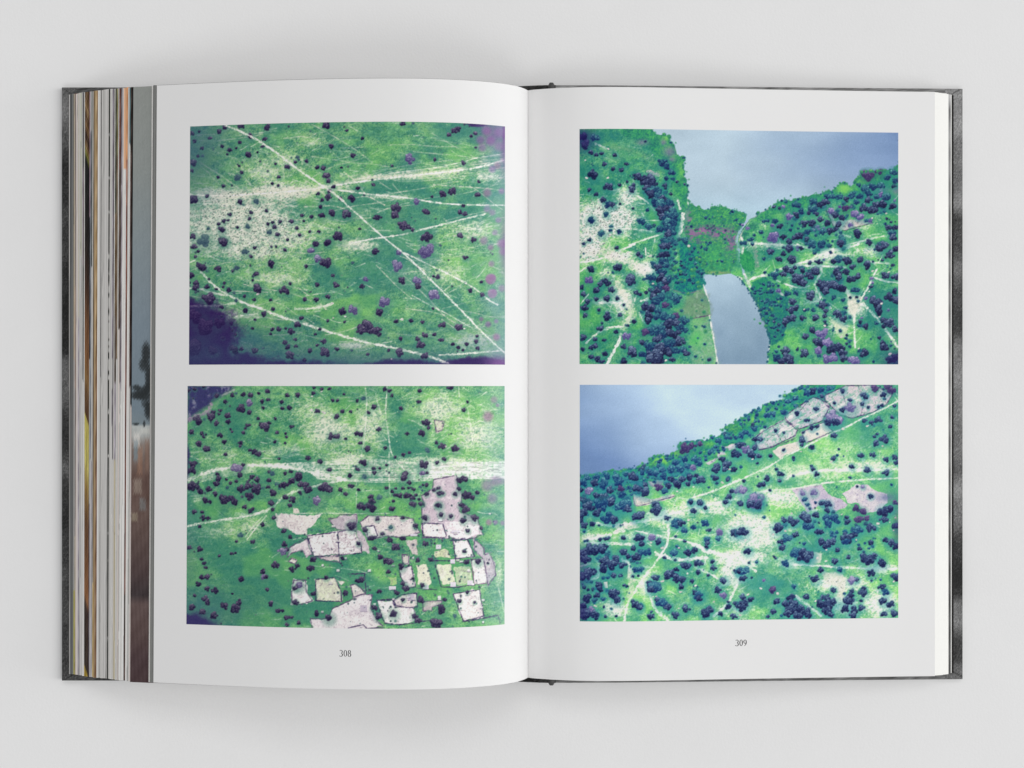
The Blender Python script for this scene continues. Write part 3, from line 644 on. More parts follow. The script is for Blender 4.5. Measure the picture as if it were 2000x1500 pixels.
    L('I', [(880, 590), (1000, 640)], 7, .7, V(200, 180, 190))
    cv.dots(520, cv.dryness * cv.blob([(1180, 450, 80, 70)]) + .00015, .7, 1.5, V(96, 104, 116), V(120, 140, 120), .8)
    cv.dots(90, 1 - lake - low, .8, 1.6, V(50, 70, 120), V(70, 120, 120), .7)
    land = np.clip(1 - lake - low, 0, 1)
    cv.pal['l'] = (V(48, 128, 96), V(142, 206, 104), V(40, 124, 104))
    rim = cv.N4 * lake * (1 - lake) * 4 * (cv.Y < 420)
    cv.scatter(150, rim, 1.2, 2.7, 'llgl')
    cv.scatter(60, low * (1 - low) * (cv.X > 1440), 1.1, 2.2, 'gg')
    cv.scatter(90, isl * cv.N3 * (1 - cv.blob([(1390, 453, 60, 16), (1430, 474, 16, 26)])), 1.6, 3.4, 'llg')
    cv.scatter(16, cv.blob([(1395, 448, 30, 7)]), 1.4, 2.6, 'b')
    cv.scatter(150, land * cv.blob([(1290, 380, 16, 30), (1310, 430, 16, 30), (1305, 500, 16, 40), (1290, 580, 22, 40), (1290, 660, 30, 40)]), 2.6, 6.5, 'gggd')
    cv.scatter(26, land * cv.blob([(1355, 640, 40, 40)]), 1.4, 3.6, 'glg')
    cv.scatter(120, land * cv.blob([(1350, 530, 34, 30), (1500, 600, 30, 60)]), 2, 4.4, 'gggl')
    cv.scatter(70, land * (1 - .8 * cv.dryness), 1.4, 3.4)
    cv.scatter(130, land * cv.blob([(1570, 420, 120, 40), (1680, 390, 80, 30), (1560, 450, 110, 30), (1640, 600, 100, 90, .5)]), 2.4, 6, 'dgggp')
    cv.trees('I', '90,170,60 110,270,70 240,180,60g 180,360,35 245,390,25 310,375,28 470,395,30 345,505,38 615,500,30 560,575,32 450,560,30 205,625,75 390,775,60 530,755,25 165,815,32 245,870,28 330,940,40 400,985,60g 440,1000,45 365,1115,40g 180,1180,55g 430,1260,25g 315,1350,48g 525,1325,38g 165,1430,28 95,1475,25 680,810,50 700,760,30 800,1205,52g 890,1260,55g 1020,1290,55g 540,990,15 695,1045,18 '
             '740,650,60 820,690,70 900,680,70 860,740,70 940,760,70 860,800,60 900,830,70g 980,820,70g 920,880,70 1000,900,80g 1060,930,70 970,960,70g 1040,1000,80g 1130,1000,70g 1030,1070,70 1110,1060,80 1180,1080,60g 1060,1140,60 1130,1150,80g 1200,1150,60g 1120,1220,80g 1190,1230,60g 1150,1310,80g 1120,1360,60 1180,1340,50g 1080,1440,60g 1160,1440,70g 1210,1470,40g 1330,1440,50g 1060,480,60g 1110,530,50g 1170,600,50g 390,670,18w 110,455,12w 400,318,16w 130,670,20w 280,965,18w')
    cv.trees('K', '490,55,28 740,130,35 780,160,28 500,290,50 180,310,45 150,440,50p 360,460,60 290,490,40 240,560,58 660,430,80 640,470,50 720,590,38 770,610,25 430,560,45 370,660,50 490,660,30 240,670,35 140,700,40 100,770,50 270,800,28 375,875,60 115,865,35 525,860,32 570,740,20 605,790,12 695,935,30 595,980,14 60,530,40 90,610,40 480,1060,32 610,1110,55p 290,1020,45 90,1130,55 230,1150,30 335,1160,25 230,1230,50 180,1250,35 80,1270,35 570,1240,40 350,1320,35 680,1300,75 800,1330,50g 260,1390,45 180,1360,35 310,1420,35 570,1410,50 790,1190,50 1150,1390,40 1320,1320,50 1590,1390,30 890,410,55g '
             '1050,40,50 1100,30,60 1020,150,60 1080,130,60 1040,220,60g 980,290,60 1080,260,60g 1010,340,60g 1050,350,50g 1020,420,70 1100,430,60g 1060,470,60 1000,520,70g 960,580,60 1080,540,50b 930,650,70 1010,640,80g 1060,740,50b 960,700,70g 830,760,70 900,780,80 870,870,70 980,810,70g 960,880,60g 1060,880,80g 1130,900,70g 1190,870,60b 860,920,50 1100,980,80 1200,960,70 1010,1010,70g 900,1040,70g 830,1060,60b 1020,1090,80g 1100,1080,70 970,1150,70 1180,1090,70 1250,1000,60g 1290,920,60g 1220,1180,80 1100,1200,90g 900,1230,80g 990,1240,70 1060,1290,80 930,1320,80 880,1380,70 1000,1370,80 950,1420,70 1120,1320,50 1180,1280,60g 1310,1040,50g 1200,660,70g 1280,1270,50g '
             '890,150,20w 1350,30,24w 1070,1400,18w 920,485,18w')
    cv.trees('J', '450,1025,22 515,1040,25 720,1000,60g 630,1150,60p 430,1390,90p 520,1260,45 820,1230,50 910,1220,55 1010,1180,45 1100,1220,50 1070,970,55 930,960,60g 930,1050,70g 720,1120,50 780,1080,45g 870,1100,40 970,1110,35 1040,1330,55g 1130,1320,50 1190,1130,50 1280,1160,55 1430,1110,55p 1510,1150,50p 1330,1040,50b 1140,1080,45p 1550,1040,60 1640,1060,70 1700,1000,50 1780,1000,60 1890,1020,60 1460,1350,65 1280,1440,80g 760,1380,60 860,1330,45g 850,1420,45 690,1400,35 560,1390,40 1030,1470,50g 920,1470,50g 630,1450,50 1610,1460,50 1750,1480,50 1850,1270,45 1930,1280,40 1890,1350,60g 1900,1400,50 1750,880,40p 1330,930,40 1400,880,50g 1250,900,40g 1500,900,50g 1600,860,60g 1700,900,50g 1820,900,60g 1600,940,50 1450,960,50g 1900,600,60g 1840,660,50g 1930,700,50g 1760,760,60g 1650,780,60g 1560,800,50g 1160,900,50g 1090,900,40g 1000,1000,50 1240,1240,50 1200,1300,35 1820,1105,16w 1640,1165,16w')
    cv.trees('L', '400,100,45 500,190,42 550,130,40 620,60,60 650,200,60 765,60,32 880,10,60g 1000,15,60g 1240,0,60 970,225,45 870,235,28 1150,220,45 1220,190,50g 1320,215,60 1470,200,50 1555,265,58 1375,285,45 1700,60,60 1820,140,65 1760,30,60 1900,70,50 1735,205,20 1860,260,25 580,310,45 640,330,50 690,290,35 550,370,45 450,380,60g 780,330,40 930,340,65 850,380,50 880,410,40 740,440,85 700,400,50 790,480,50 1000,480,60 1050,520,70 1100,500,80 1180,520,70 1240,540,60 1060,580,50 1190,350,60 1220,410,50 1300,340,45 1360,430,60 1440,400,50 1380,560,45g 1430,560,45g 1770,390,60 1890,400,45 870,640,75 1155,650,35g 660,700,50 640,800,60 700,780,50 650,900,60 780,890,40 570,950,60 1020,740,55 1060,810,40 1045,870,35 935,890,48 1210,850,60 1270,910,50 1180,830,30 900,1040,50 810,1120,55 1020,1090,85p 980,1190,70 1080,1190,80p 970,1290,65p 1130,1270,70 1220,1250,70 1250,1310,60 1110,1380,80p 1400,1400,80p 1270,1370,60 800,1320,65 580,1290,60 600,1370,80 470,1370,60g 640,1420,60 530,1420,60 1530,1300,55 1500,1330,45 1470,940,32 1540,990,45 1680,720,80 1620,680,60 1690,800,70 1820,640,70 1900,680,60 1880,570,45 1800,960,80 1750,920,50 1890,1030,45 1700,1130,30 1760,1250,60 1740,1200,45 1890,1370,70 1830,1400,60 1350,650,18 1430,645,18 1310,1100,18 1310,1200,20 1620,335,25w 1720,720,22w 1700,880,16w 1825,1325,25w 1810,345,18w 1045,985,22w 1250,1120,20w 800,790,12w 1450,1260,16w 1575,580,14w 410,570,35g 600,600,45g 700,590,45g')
    cv.mix(V(40, 26, 98), .7 * cv.blob([(1135, 272, 26, 24, .9), (1752, 705, 24, 18, .9)]))
    return cv.finish(GAIN_RIGHT, 3.0, 1.12), cv


def print_d():
    cv = Canvas(1130, 748, 1757, 1217, 14)
    cv.prep()
    cv.pal = dict(d=(V(26, 40, 88), V(150, 188, 202), V(50, 140, 148)), p=(V(96, 94, 144), V(214, 206, 224), V(66, 148, 142)),
                  g=(V(22, 64, 114), V(128, 202, 190), V(52, 148, 146)), b=(V(60, 50, 102), V(150, 132, 168), V(58, 132, 128)))
    dry = cv.blob([(1470, 1040, 60, 40, .95), (1450, 1090, 60, 22, .8), (1560, 920, 90, 22, .6), (1680, 910, 80, 16, .6), (1300, 1010, 60, 20, .6), (1380, 990, 60, 22, .6), (1520, 970, 50, 20, .7),
                   (1430, 1120, 30, 30, .9), (1260, 1140, 24, 40, .6), (1200, 1190, 26, 22, .8), (1640, 1140, 60, 16, .85), (1720, 1180, 40, 30, .85), (1650, 1180, 24, 22, .9), (1540, 1100, 40, 14, .6),
                   (1240, 1050, 70, 12, .5), (1160, 1050, 30, 10, .7), (1440, 1190, 40, 16, .5), (1640, 880, 60, 30, .35), (1440, 960, 40, 30, .45), (1580, 1010, 20, 20, .5), (1720, 1110, 40, 12, .6)])
    ground(cv, 1.2, V(76, 160, 126), V(134, 208, 128), V(246, 242, 228), dry, 1.2, .55, .08)
    cv.mix(V(128, 204, 118), .35 * cv.blob([(1560, 900, 120, 50), (1640, 870, 60, 40)]))
    cv.mix(V(36, 122, 126), .55 * cv.blob([(1490, 1140, 60, 24, 1.), (1640, 1050, 90, 50, .8), (1150, 960, 70, 40), (1735, 830, 30, 50, .7), (1330, 1180, 60, 20, .5), (1380, 1160, 40, 26, .6), (1700, 850, 40, 30, .5), (1160, 1140, 50, 70, .7), (1740, 960, 16, 40, .6)]))
    # shore bands then the lake
    band = cv.polymask('Z', [(1130, 925), (1230, 915), (1270, 895), (1320, 880), (1380, 855), (1445, 815), (1500, 785), (1570, 745), (1660, 745), (1600, 775), (1530, 810), (1470, 850), (1400, 890), (1330, 925), (1240, 950), (1130, 985)], 5, 4)
    leafy(cv, band * .95, V(24, 90, 116), V(34, 138, 110), V(84, 186, 104), 6)
    cv.mix(V(140, 208, 90), band * .85 * cv.blob([(1290, 898, 26, 12), (1475, 820, 20, 9), (1500, 805, 26, 10, .7), (1430, 835, 14, 10, .7), (1320, 885, 14, 8, .8), (1385, 868, 20, 6, .6), (1560, 760, 30, 8, .7), (1400, 885, 24, 5, .6)]))
    wpoly = [(1125, 740), (1572, 740), (1567, 752), (1554, 763), (1541, 771), (1531, 781), (1489, 792), (1487, 802), (1456, 812), (1440, 825), (1420, 833), (1416, 845), (1390, 858), (1375, 861), (1328, 866), (1324, 877), (1305, 892), (1300, 895), (1295, 889), (1280, 890), (1269, 902), (1256, 910), (1231, 916), (1190, 921), (1174, 926), (1125, 932)]
    lake = cv.polymask('Z', wpoly, 1.6, 1.6)
    t = np.clip(1.0 - (cv.X - 1130) / 250 + (cv.Y - 850) / 260 + (cv.fbm(60, 2, 2) - .5) * .3, 0, 1)[..., None]
    wc = V(184, 206, 224) * (1 - t) + V(116, 144, 188) * t
    wc = wc + ((cv.fbm(80, 2.0, 4) - .5) * 34)[..., None]
    cv.c += (wc - cv.c) * lake[..., None]
    wh = V(226, 220, 216)
    cr = V(244, 238, 228)
    L = lambda t_, pts, w, al=.88, c=cr: cv.line(t_, pts, w * 1.15, c, min(1, al * 1.2), 1.5)
    soil, lil, W = V(222, 208, 208), V(192, 176, 200), V(74, 60, 110)
    pl = lambda t_, pts, c=soil, wall=None, tx=.5, tc=V(150, 160, 170): cv.poly(t_, pts, c, .92, 1.5, 2, tx, tc, wall, 4)
    gt = V(104, 176, 150)
    pl('N', [(1040, 200), (1300, 80), (1640, 75), (1850, 190), (1780, 310), (1620, 400), (1370, 470), (1230, 430), (1050, 260)], V(214, 194, 206), W, .6, gt)
    pl('N', [(570, 440), (900, 220), (1000, 240), (1100, 350), (1020, 500), (740, 600), (580, 490)], V(200, 190, 204), W, .7, gt)
    pl('N', [(300, 630), (560, 490), (720, 610), (690, 680), (400, 820), (260, 850), (200, 720)], V(204, 196, 206), W, .75, gt)
    pl('N', [(770, 640), (1030, 520), (1150, 630), (820, 770)], V(228, 216, 210), W, .2)
    pl('N', [(420, 850), (740, 730), (750, 840), (520, 950)], V(226, 212, 206), None, .2)
    pl('N', [(650, 1320), (990, 1260), (1110, 1400), (1250, 1450), (1300, 1480), (1330, 1500), (1290, 1530), (1150, 1610), (1040, 1540), (960, 1520), (850, 1610), (780, 1500)], V(200, 184, 204), None, .5, V(170, 160, 190))
    pl('N', [(1260, 1380), (1420, 1260), (1550, 1260), (1640, 1320), (1790, 1370), (1800, 1480), (1640, 1600), (1540, 1600), (1440, 1500), (1330, 1480)], V(218, 204, 212), None, .4, V(170, 160, 190))
    cv.mix(V(96, 110, 150), .7 * cv.blob([(1790, 1420, 110, 60)], 'N'))
    for k in range(26):      # garden strips run along the shore
        x, y = cv.rng.uniform(260, 1750), 0
        y = 700 - (x - 250) * .36 + cv.rng.uniform(-130, 70)
        L_ = cv.rng.uniform(60, 190)
        cv.line('N', [(x, y), (x + L_, y - L_ * .55)], cv.rng.uniform(1.5, 5), gt if k % 2 else V(236, 222, 220), .75, 1.6)
    for pts in ([(570, 470), (700, 600), (770, 640)], [(1010, 210), (1110, 350), (1180, 400)], [(860, 250), (720, 420)], [(420, 560), (500, 700)], [(1440, 80), (1520, 240), (1480, 430)], [(1240, 120), (1300, 300)]):
        cv.line('N', pts, 1.4, W, .6, 1.2, .6, False)
    pl('M', [(680, 1380), (900, 1440), (1150, 1380), (1190, 1400), (1150, 1440), (720, 1530), (690, 1460)], V(214, 202, 198), None, .5)
    cv.line('M', [(660, 1270), (690, 1450), (710, 1535), (900, 1480), (1190, 1400)], 1.6, W, .85, 1.2)
    pl('M', [(850, 1230), (920, 1180), (1050, 1220), (1010, 1290), (880, 1290)], V(150, 140, 166), None, .4)
    pl('M', [(1740, 810), (1900, 770), (1920, 840), (1780, 850)], V(214, 196, 208))
    pl('M', [(1560, 1010), (1770, 870), (1780, 900), (1600, 1020)], V(204, 190, 206))
    L('M', [(1400, 1420), (1600, 1360), (1800, 1280), (1959, 1200)], 2.6)
    L('N', [(0, 1230), (200, 1130), (400, 1040), (560, 930), (760, 840), (900, 760), (1150, 640), (1300, 580), (1480, 480), (1700, 380), (1920, 270)], 2.4)
    L('N', [(560, 1190), (700, 1140), (960, 1100), (1200, 1090), (1500, 1090), (1920, 1080)], 5, .8)
    L('N', [(0, 1400), (400, 1330), (650, 1320), (1000, 1250), (1300, 1220), (1600, 1200), (1920, 1185)], 2.4, .7)
    L('N', [(250, 850), (500, 790), (700, 710)], 1.6, .6, W)
    for pts, w in [([(200, 280), (420, 320), (600, 300), (750, 280), (1000, 220), (1200, 160), (1400, 120), (1600, 60), (1900, 0)], 4), ([(100, 490), (280, 450), (420, 430)], 6), ([(100, 520), (400, 530), (700, 540)], 4.5),
                   ([(720, 380), (960, 430), (1060, 460), (1250, 480), (1400, 530), (1530, 600)], 3), ([(1100, 300), (1110, 450), (1080, 560), (1010, 680), (900, 830), (780, 970), (680, 1150), (610, 1250), (580, 1450)], 3.8),
                   ([(1040, 670), (1150, 720), (1280, 730), (1440, 700), (1560, 700)], 6), ([(1600, 620), (1800, 680), (1880, 690)], 6), ([(1400, 540), (1500, 570), (1570, 640)], 6), ([(1850, 700), (1820, 830)], 8), ([(1420, 810), (1560, 870), (1700, 950)], 3.6), ([(1160, 460), (1230, 370)], 2),
                   ([(550, 720), (640, 770), (650, 850)], 5), ([(790, 1000), (900, 1170), (910, 1260), (1000, 1370), (1100, 1450)], 5), ([(60, 800), (170, 770)], 3), ([(260, 700), (270, 800), (280, 920), (160, 970)], 4.4), ([(1650, 1400), (1800, 1270), (1900, 1100), (1959, 900)], 4), ([(330, 660), (400, 600)], 4), ([(1560, 700), (1540, 780)], 4), ([(950, 640), (1010, 680)], 4)]:
        L('O', pts, w)
    cv.line('O', [(500, 330), (620, 320), (720, 310)], 13, V(228, 216, 212), .85, 4)
    cv.line('O', [(650, 860), (670, 1000), (650, 1170)], 12, V(226, 220, 206), .8, 5)
    L('O', [(470, 390), (560, 370)], 8, .8)
    cv.poly('O', [(330, 990), (375, 985), (380, 1060), (345, 1060)], V(216, 212, 206), .95, 1, .5)
    for pts, w in [([(650, 780), (900, 790), (1300, 820), (1900, 840)], 3.4), ([(700, 1160), (860, 1280), (1000, 1390)], 4.4), ([(0, 660), (60, 740), (220, 860)], 4), ([(1900, 830), (1700, 850)], 4)]:
        L('Q', pts, w)
    cv.poly('Q', [(1000, 860), (1250, 880), (1310, 950), (1270, 1200), (1190, 1160), (1190, 1040), (1060, 980)], V(222, 216, 206), .75, 4, 3, .4, V(170, 190, 170))
    cv.poly('Q', [(920, 630), (1020, 640), (1000, 770), (880, 780)], V(218, 214, 200), .8, 3, 2)
    cv.poly('Q', [(150, 950), (400, 900), (560, 1000), (380, 1130), (120, 1100)], V(70, 160, 150), .4, 9, 4)
    cv.dots(150, cv.dryness + .05 * (1 - lake), .7, 1.6, V(90, 110, 130), V(110, 150, 130), .7)
    land = np.clip(1 - lake, 0, 1)
    cv.pal['l'] = (V(52, 138, 104), V(150, 212, 108), V(40, 130, 108))
    cv.scatter(190, lake * (1 - lake) * (cv.X > 1134) * (cv.Y > 756), 1.2, 2.7, 'llgl')
    cv.scatter(240, band * cv.N3, 1.8, 4.2, 'lgggl')
    cv.scatter(120, land * cv.blob([(1160, 950, 50, 22), (1220, 945, 50, 18), (1300, 922, 60, 12), (1150, 990, 40, 14)]), 3, 6.5, 'gggd')
    cv.scatter(90, land * (1 - .8 * cv.dryness), 1.4, 3.4)
    cv.scatter(110, land * cv.blob([(1180, 960, 60, 30), (1300, 925, 90, 22), (1440, 850, 90, 14, .5), (1650, 1040, 90, 40, .5), (1180, 1120, 50, 70, .5)]), 2.2, 5.5, 'ddgg')
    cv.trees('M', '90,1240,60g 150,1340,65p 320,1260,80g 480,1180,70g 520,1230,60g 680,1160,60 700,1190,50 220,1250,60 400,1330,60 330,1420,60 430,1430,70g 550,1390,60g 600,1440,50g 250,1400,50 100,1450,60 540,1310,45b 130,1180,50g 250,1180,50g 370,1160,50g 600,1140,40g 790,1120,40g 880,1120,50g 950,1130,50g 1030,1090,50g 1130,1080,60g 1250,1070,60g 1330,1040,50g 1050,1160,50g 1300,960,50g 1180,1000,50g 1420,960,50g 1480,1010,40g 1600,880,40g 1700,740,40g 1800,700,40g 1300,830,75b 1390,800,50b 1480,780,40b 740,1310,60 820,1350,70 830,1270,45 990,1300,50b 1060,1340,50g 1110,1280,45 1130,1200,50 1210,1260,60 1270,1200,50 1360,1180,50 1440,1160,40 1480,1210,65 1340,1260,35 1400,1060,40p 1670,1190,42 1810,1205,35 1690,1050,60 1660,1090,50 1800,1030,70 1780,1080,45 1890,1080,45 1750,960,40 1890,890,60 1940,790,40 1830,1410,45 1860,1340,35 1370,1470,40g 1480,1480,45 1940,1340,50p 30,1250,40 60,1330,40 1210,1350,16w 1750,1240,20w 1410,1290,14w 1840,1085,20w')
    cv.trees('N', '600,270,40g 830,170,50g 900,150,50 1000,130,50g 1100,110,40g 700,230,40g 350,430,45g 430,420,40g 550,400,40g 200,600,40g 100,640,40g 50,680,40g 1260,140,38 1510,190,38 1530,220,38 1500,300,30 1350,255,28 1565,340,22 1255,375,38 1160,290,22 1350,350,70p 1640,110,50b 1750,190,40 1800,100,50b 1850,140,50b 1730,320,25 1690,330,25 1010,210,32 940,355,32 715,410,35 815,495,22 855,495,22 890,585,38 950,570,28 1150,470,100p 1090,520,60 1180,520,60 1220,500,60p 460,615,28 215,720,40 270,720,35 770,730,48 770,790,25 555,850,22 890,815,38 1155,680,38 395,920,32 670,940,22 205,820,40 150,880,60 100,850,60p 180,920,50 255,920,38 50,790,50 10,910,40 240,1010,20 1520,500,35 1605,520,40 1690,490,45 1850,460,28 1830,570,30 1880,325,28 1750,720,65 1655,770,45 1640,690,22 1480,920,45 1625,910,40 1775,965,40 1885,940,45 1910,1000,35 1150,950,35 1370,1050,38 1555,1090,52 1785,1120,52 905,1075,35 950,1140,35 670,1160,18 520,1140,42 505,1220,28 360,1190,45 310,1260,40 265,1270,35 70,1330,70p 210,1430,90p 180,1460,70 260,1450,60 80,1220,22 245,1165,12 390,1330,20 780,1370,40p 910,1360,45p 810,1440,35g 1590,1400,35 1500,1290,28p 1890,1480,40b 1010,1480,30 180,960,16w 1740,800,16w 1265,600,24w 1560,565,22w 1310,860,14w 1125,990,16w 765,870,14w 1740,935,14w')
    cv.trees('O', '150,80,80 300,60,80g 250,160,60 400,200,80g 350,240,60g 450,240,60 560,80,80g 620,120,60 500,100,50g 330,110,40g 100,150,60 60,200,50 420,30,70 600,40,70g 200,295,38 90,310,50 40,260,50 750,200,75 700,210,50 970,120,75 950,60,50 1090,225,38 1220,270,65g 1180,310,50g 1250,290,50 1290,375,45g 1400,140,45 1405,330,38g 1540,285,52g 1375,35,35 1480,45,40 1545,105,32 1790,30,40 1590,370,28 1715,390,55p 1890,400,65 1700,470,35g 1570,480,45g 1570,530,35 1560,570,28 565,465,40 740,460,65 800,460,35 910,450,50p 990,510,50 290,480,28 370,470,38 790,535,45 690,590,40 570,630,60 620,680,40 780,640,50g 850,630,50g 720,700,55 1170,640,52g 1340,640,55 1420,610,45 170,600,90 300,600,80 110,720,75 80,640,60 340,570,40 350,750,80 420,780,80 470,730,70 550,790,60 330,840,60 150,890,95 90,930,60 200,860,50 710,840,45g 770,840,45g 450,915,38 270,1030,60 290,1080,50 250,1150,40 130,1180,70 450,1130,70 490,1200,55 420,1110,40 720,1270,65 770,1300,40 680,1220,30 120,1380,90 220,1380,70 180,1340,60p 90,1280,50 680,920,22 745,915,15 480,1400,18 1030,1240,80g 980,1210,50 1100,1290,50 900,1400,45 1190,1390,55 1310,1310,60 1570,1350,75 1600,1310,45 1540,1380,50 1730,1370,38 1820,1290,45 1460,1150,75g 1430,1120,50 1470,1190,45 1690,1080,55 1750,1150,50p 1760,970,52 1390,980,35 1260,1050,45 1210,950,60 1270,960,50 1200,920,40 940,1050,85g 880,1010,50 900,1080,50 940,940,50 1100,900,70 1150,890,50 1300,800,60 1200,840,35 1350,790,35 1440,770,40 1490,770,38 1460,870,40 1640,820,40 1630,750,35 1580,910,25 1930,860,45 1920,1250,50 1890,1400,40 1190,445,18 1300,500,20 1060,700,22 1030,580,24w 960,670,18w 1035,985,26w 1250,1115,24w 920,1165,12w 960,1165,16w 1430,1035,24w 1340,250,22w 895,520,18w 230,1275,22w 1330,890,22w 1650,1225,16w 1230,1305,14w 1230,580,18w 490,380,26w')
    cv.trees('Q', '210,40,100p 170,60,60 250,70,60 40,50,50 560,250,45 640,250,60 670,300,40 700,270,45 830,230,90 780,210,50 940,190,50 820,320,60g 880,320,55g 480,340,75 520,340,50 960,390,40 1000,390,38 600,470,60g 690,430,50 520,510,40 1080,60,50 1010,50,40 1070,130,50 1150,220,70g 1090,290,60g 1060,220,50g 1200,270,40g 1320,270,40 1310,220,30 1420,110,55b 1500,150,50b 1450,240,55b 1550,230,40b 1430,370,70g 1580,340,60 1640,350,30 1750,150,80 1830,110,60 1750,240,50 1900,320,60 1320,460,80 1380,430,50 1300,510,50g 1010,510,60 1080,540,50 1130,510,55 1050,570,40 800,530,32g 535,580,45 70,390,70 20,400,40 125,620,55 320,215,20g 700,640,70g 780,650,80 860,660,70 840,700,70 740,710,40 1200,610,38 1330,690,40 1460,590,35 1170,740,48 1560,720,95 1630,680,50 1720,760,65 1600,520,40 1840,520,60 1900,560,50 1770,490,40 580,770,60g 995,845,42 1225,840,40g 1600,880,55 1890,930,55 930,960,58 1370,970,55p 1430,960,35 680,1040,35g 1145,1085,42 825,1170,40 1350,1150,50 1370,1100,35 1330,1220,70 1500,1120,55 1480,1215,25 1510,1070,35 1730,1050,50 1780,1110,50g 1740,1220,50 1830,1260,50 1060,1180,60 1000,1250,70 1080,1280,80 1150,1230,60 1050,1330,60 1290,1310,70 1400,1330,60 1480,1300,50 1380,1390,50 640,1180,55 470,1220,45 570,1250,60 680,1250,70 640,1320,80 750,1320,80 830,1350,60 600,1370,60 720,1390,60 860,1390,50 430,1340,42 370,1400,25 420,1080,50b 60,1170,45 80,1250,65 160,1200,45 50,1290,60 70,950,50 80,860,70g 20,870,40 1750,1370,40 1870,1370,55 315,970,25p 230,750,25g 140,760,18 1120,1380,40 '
             '580,375,24w 955,705,30w 1680,295,24w 1060,605,16w 480,1130,28w 280,1065,22w 1250,180,16w 655,175,18w 435,420,20w 1880,980,22w 1870,370,12w 1825,275,12w 1430,485,18w 130,1140,18w 265,655,20w 95,490,20w 35,1385,22w 1550,1320,18w 930,1215,22w 1060,745,18w 1680,1100,14w 1890,220,14w')
    cv.mix(V(44, 28, 98), .6 * cv.blob([(1134, 1190, 14, 30, .8), (1136, 1110, 14, 50, .6), (1752, 1030, 8, 40, .6)]))
    return cv.finish(GAIN_RIGHT, 3.0, 1.12), cv
# ---------------------------------------------------------------- helpers
def material(name, color=(.8, .8, .8), rough=.7, spec=.3, attr=None):
    m = bpy.data.materials.new(name)
    m.use_nodes = True
    nt = m.node_tree
    b = nt.nodes['Principled BSDF']
    b.inputs['Base Color'].default_value = (*color, 1)
    b.inputs['Roughness'].default_value = rough
    b.inputs['Specular IOR Level'].default_value = spec
    if attr:
        a = nt.nodes.new('ShaderNodeAttribute')
        a.attribute_name = attr
        nt.links.new(a.outputs['Color'], b.inputs['Base Color'])
    return m


def add_fibre(m, scale, dist, amount=.5, base=None, vary=0.0):
    """paper tooth: fine bump and a faint unevenness of tone"""
    nt = m.node_tree
    b = nt.nodes['Principled BSDF']
    tc = nt.nodes.new('ShaderNodeTexCoord')
    n = nt.nodes.new('ShaderNodeTexNoise')
    n.inputs['Scale'].default_value = scale
    n.inputs['Detail'].default_value = 4
    nt.links.new(tc.outputs['Object'], n.inputs['Vector'])
    bp = nt.nodes.new('ShaderNodeBump')
    bp.inputs['Strength'].default_value = amount
    bp.inputs['Distance'].default_value = dist
    nt.links.new(n.outputs['Fac'], bp.inputs['Height'])
    nt.links.new(bp.outputs['Normal'], b.inputs['Normal'])
    if base is not None and vary:
        n2 = nt.nodes.new('ShaderNodeTexNoise')
        n2.inputs['Scale'].default_value = scale * .03
        n2.inputs['Detail'].default_value = 6
        nt.links.new(tc.outputs['Object'], n2.inputs['Vector'])
        r = nt.nodes.new('ShaderNodeValToRGB')
        lo = [c * (1 - vary) for c in base]
        r.color_ramp.elements[0].position = .3
        r.color_ramp.elements[1].position = .7
        r.color_ramp.elements[0].color = (*lo, 1)
        r.color_ramp.elements[1].color = (*base, 1)
        nt.links.new(n2.outputs['Fac'], r.inputs['Fac'])
        nt.links.new(r.outputs['Color'], b.inputs['Base Color'])


def mesh_from(name, verts, quads, mat, parent=None, colors=None, smooth=True):
    verts = np.asarray(verts, np.float32)
    quads = np.asarray(quads, np.int32)
    me = bpy.data.meshes.new(name)
    nq = len(quads)
    me.vertices.add(len(verts))
    me.vertices.foreach_set('co', verts.ravel())
    me.loops.add(nq * 4)
    me.loops.foreach_set('vertex_index', quads.ravel())
    me.polygons.add(nq)
    me.polygons.foreach_set('loop_start', np.arange(0, nq * 4, 4, dtype=np.int32))
    me.polygons.foreach_set('use_smooth', np.full(nq, smooth))
    me.update(calc_edges=True)
    if colors is not None:
        at = me.color_attributes.new('ink', 'FLOAT_COLOR', 'POINT')
        rgba = np.ones((len(verts), 4), np.float32)
        rgba[:, :3] = colors
        at.data.foreach_set('color', rgba.ravel())
    me.materials.append(mat)
    o = bpy.data.objects.new(name, me)
    col.objects.link(o)
    if parent:
        o.parent = parent
    return o


def grid_quads(nu, nv, off=0, flip=False):
    i, j = np.meshgrid(np.arange(nu - 1), np.arange(nv - 1), indexing='ij')
    a = (i * nv + j).ravel() + off
    q = np.stack([a, a + nv, a + nv + 1, a + 1], 1)
    return q[:, ::-1] if flip else q


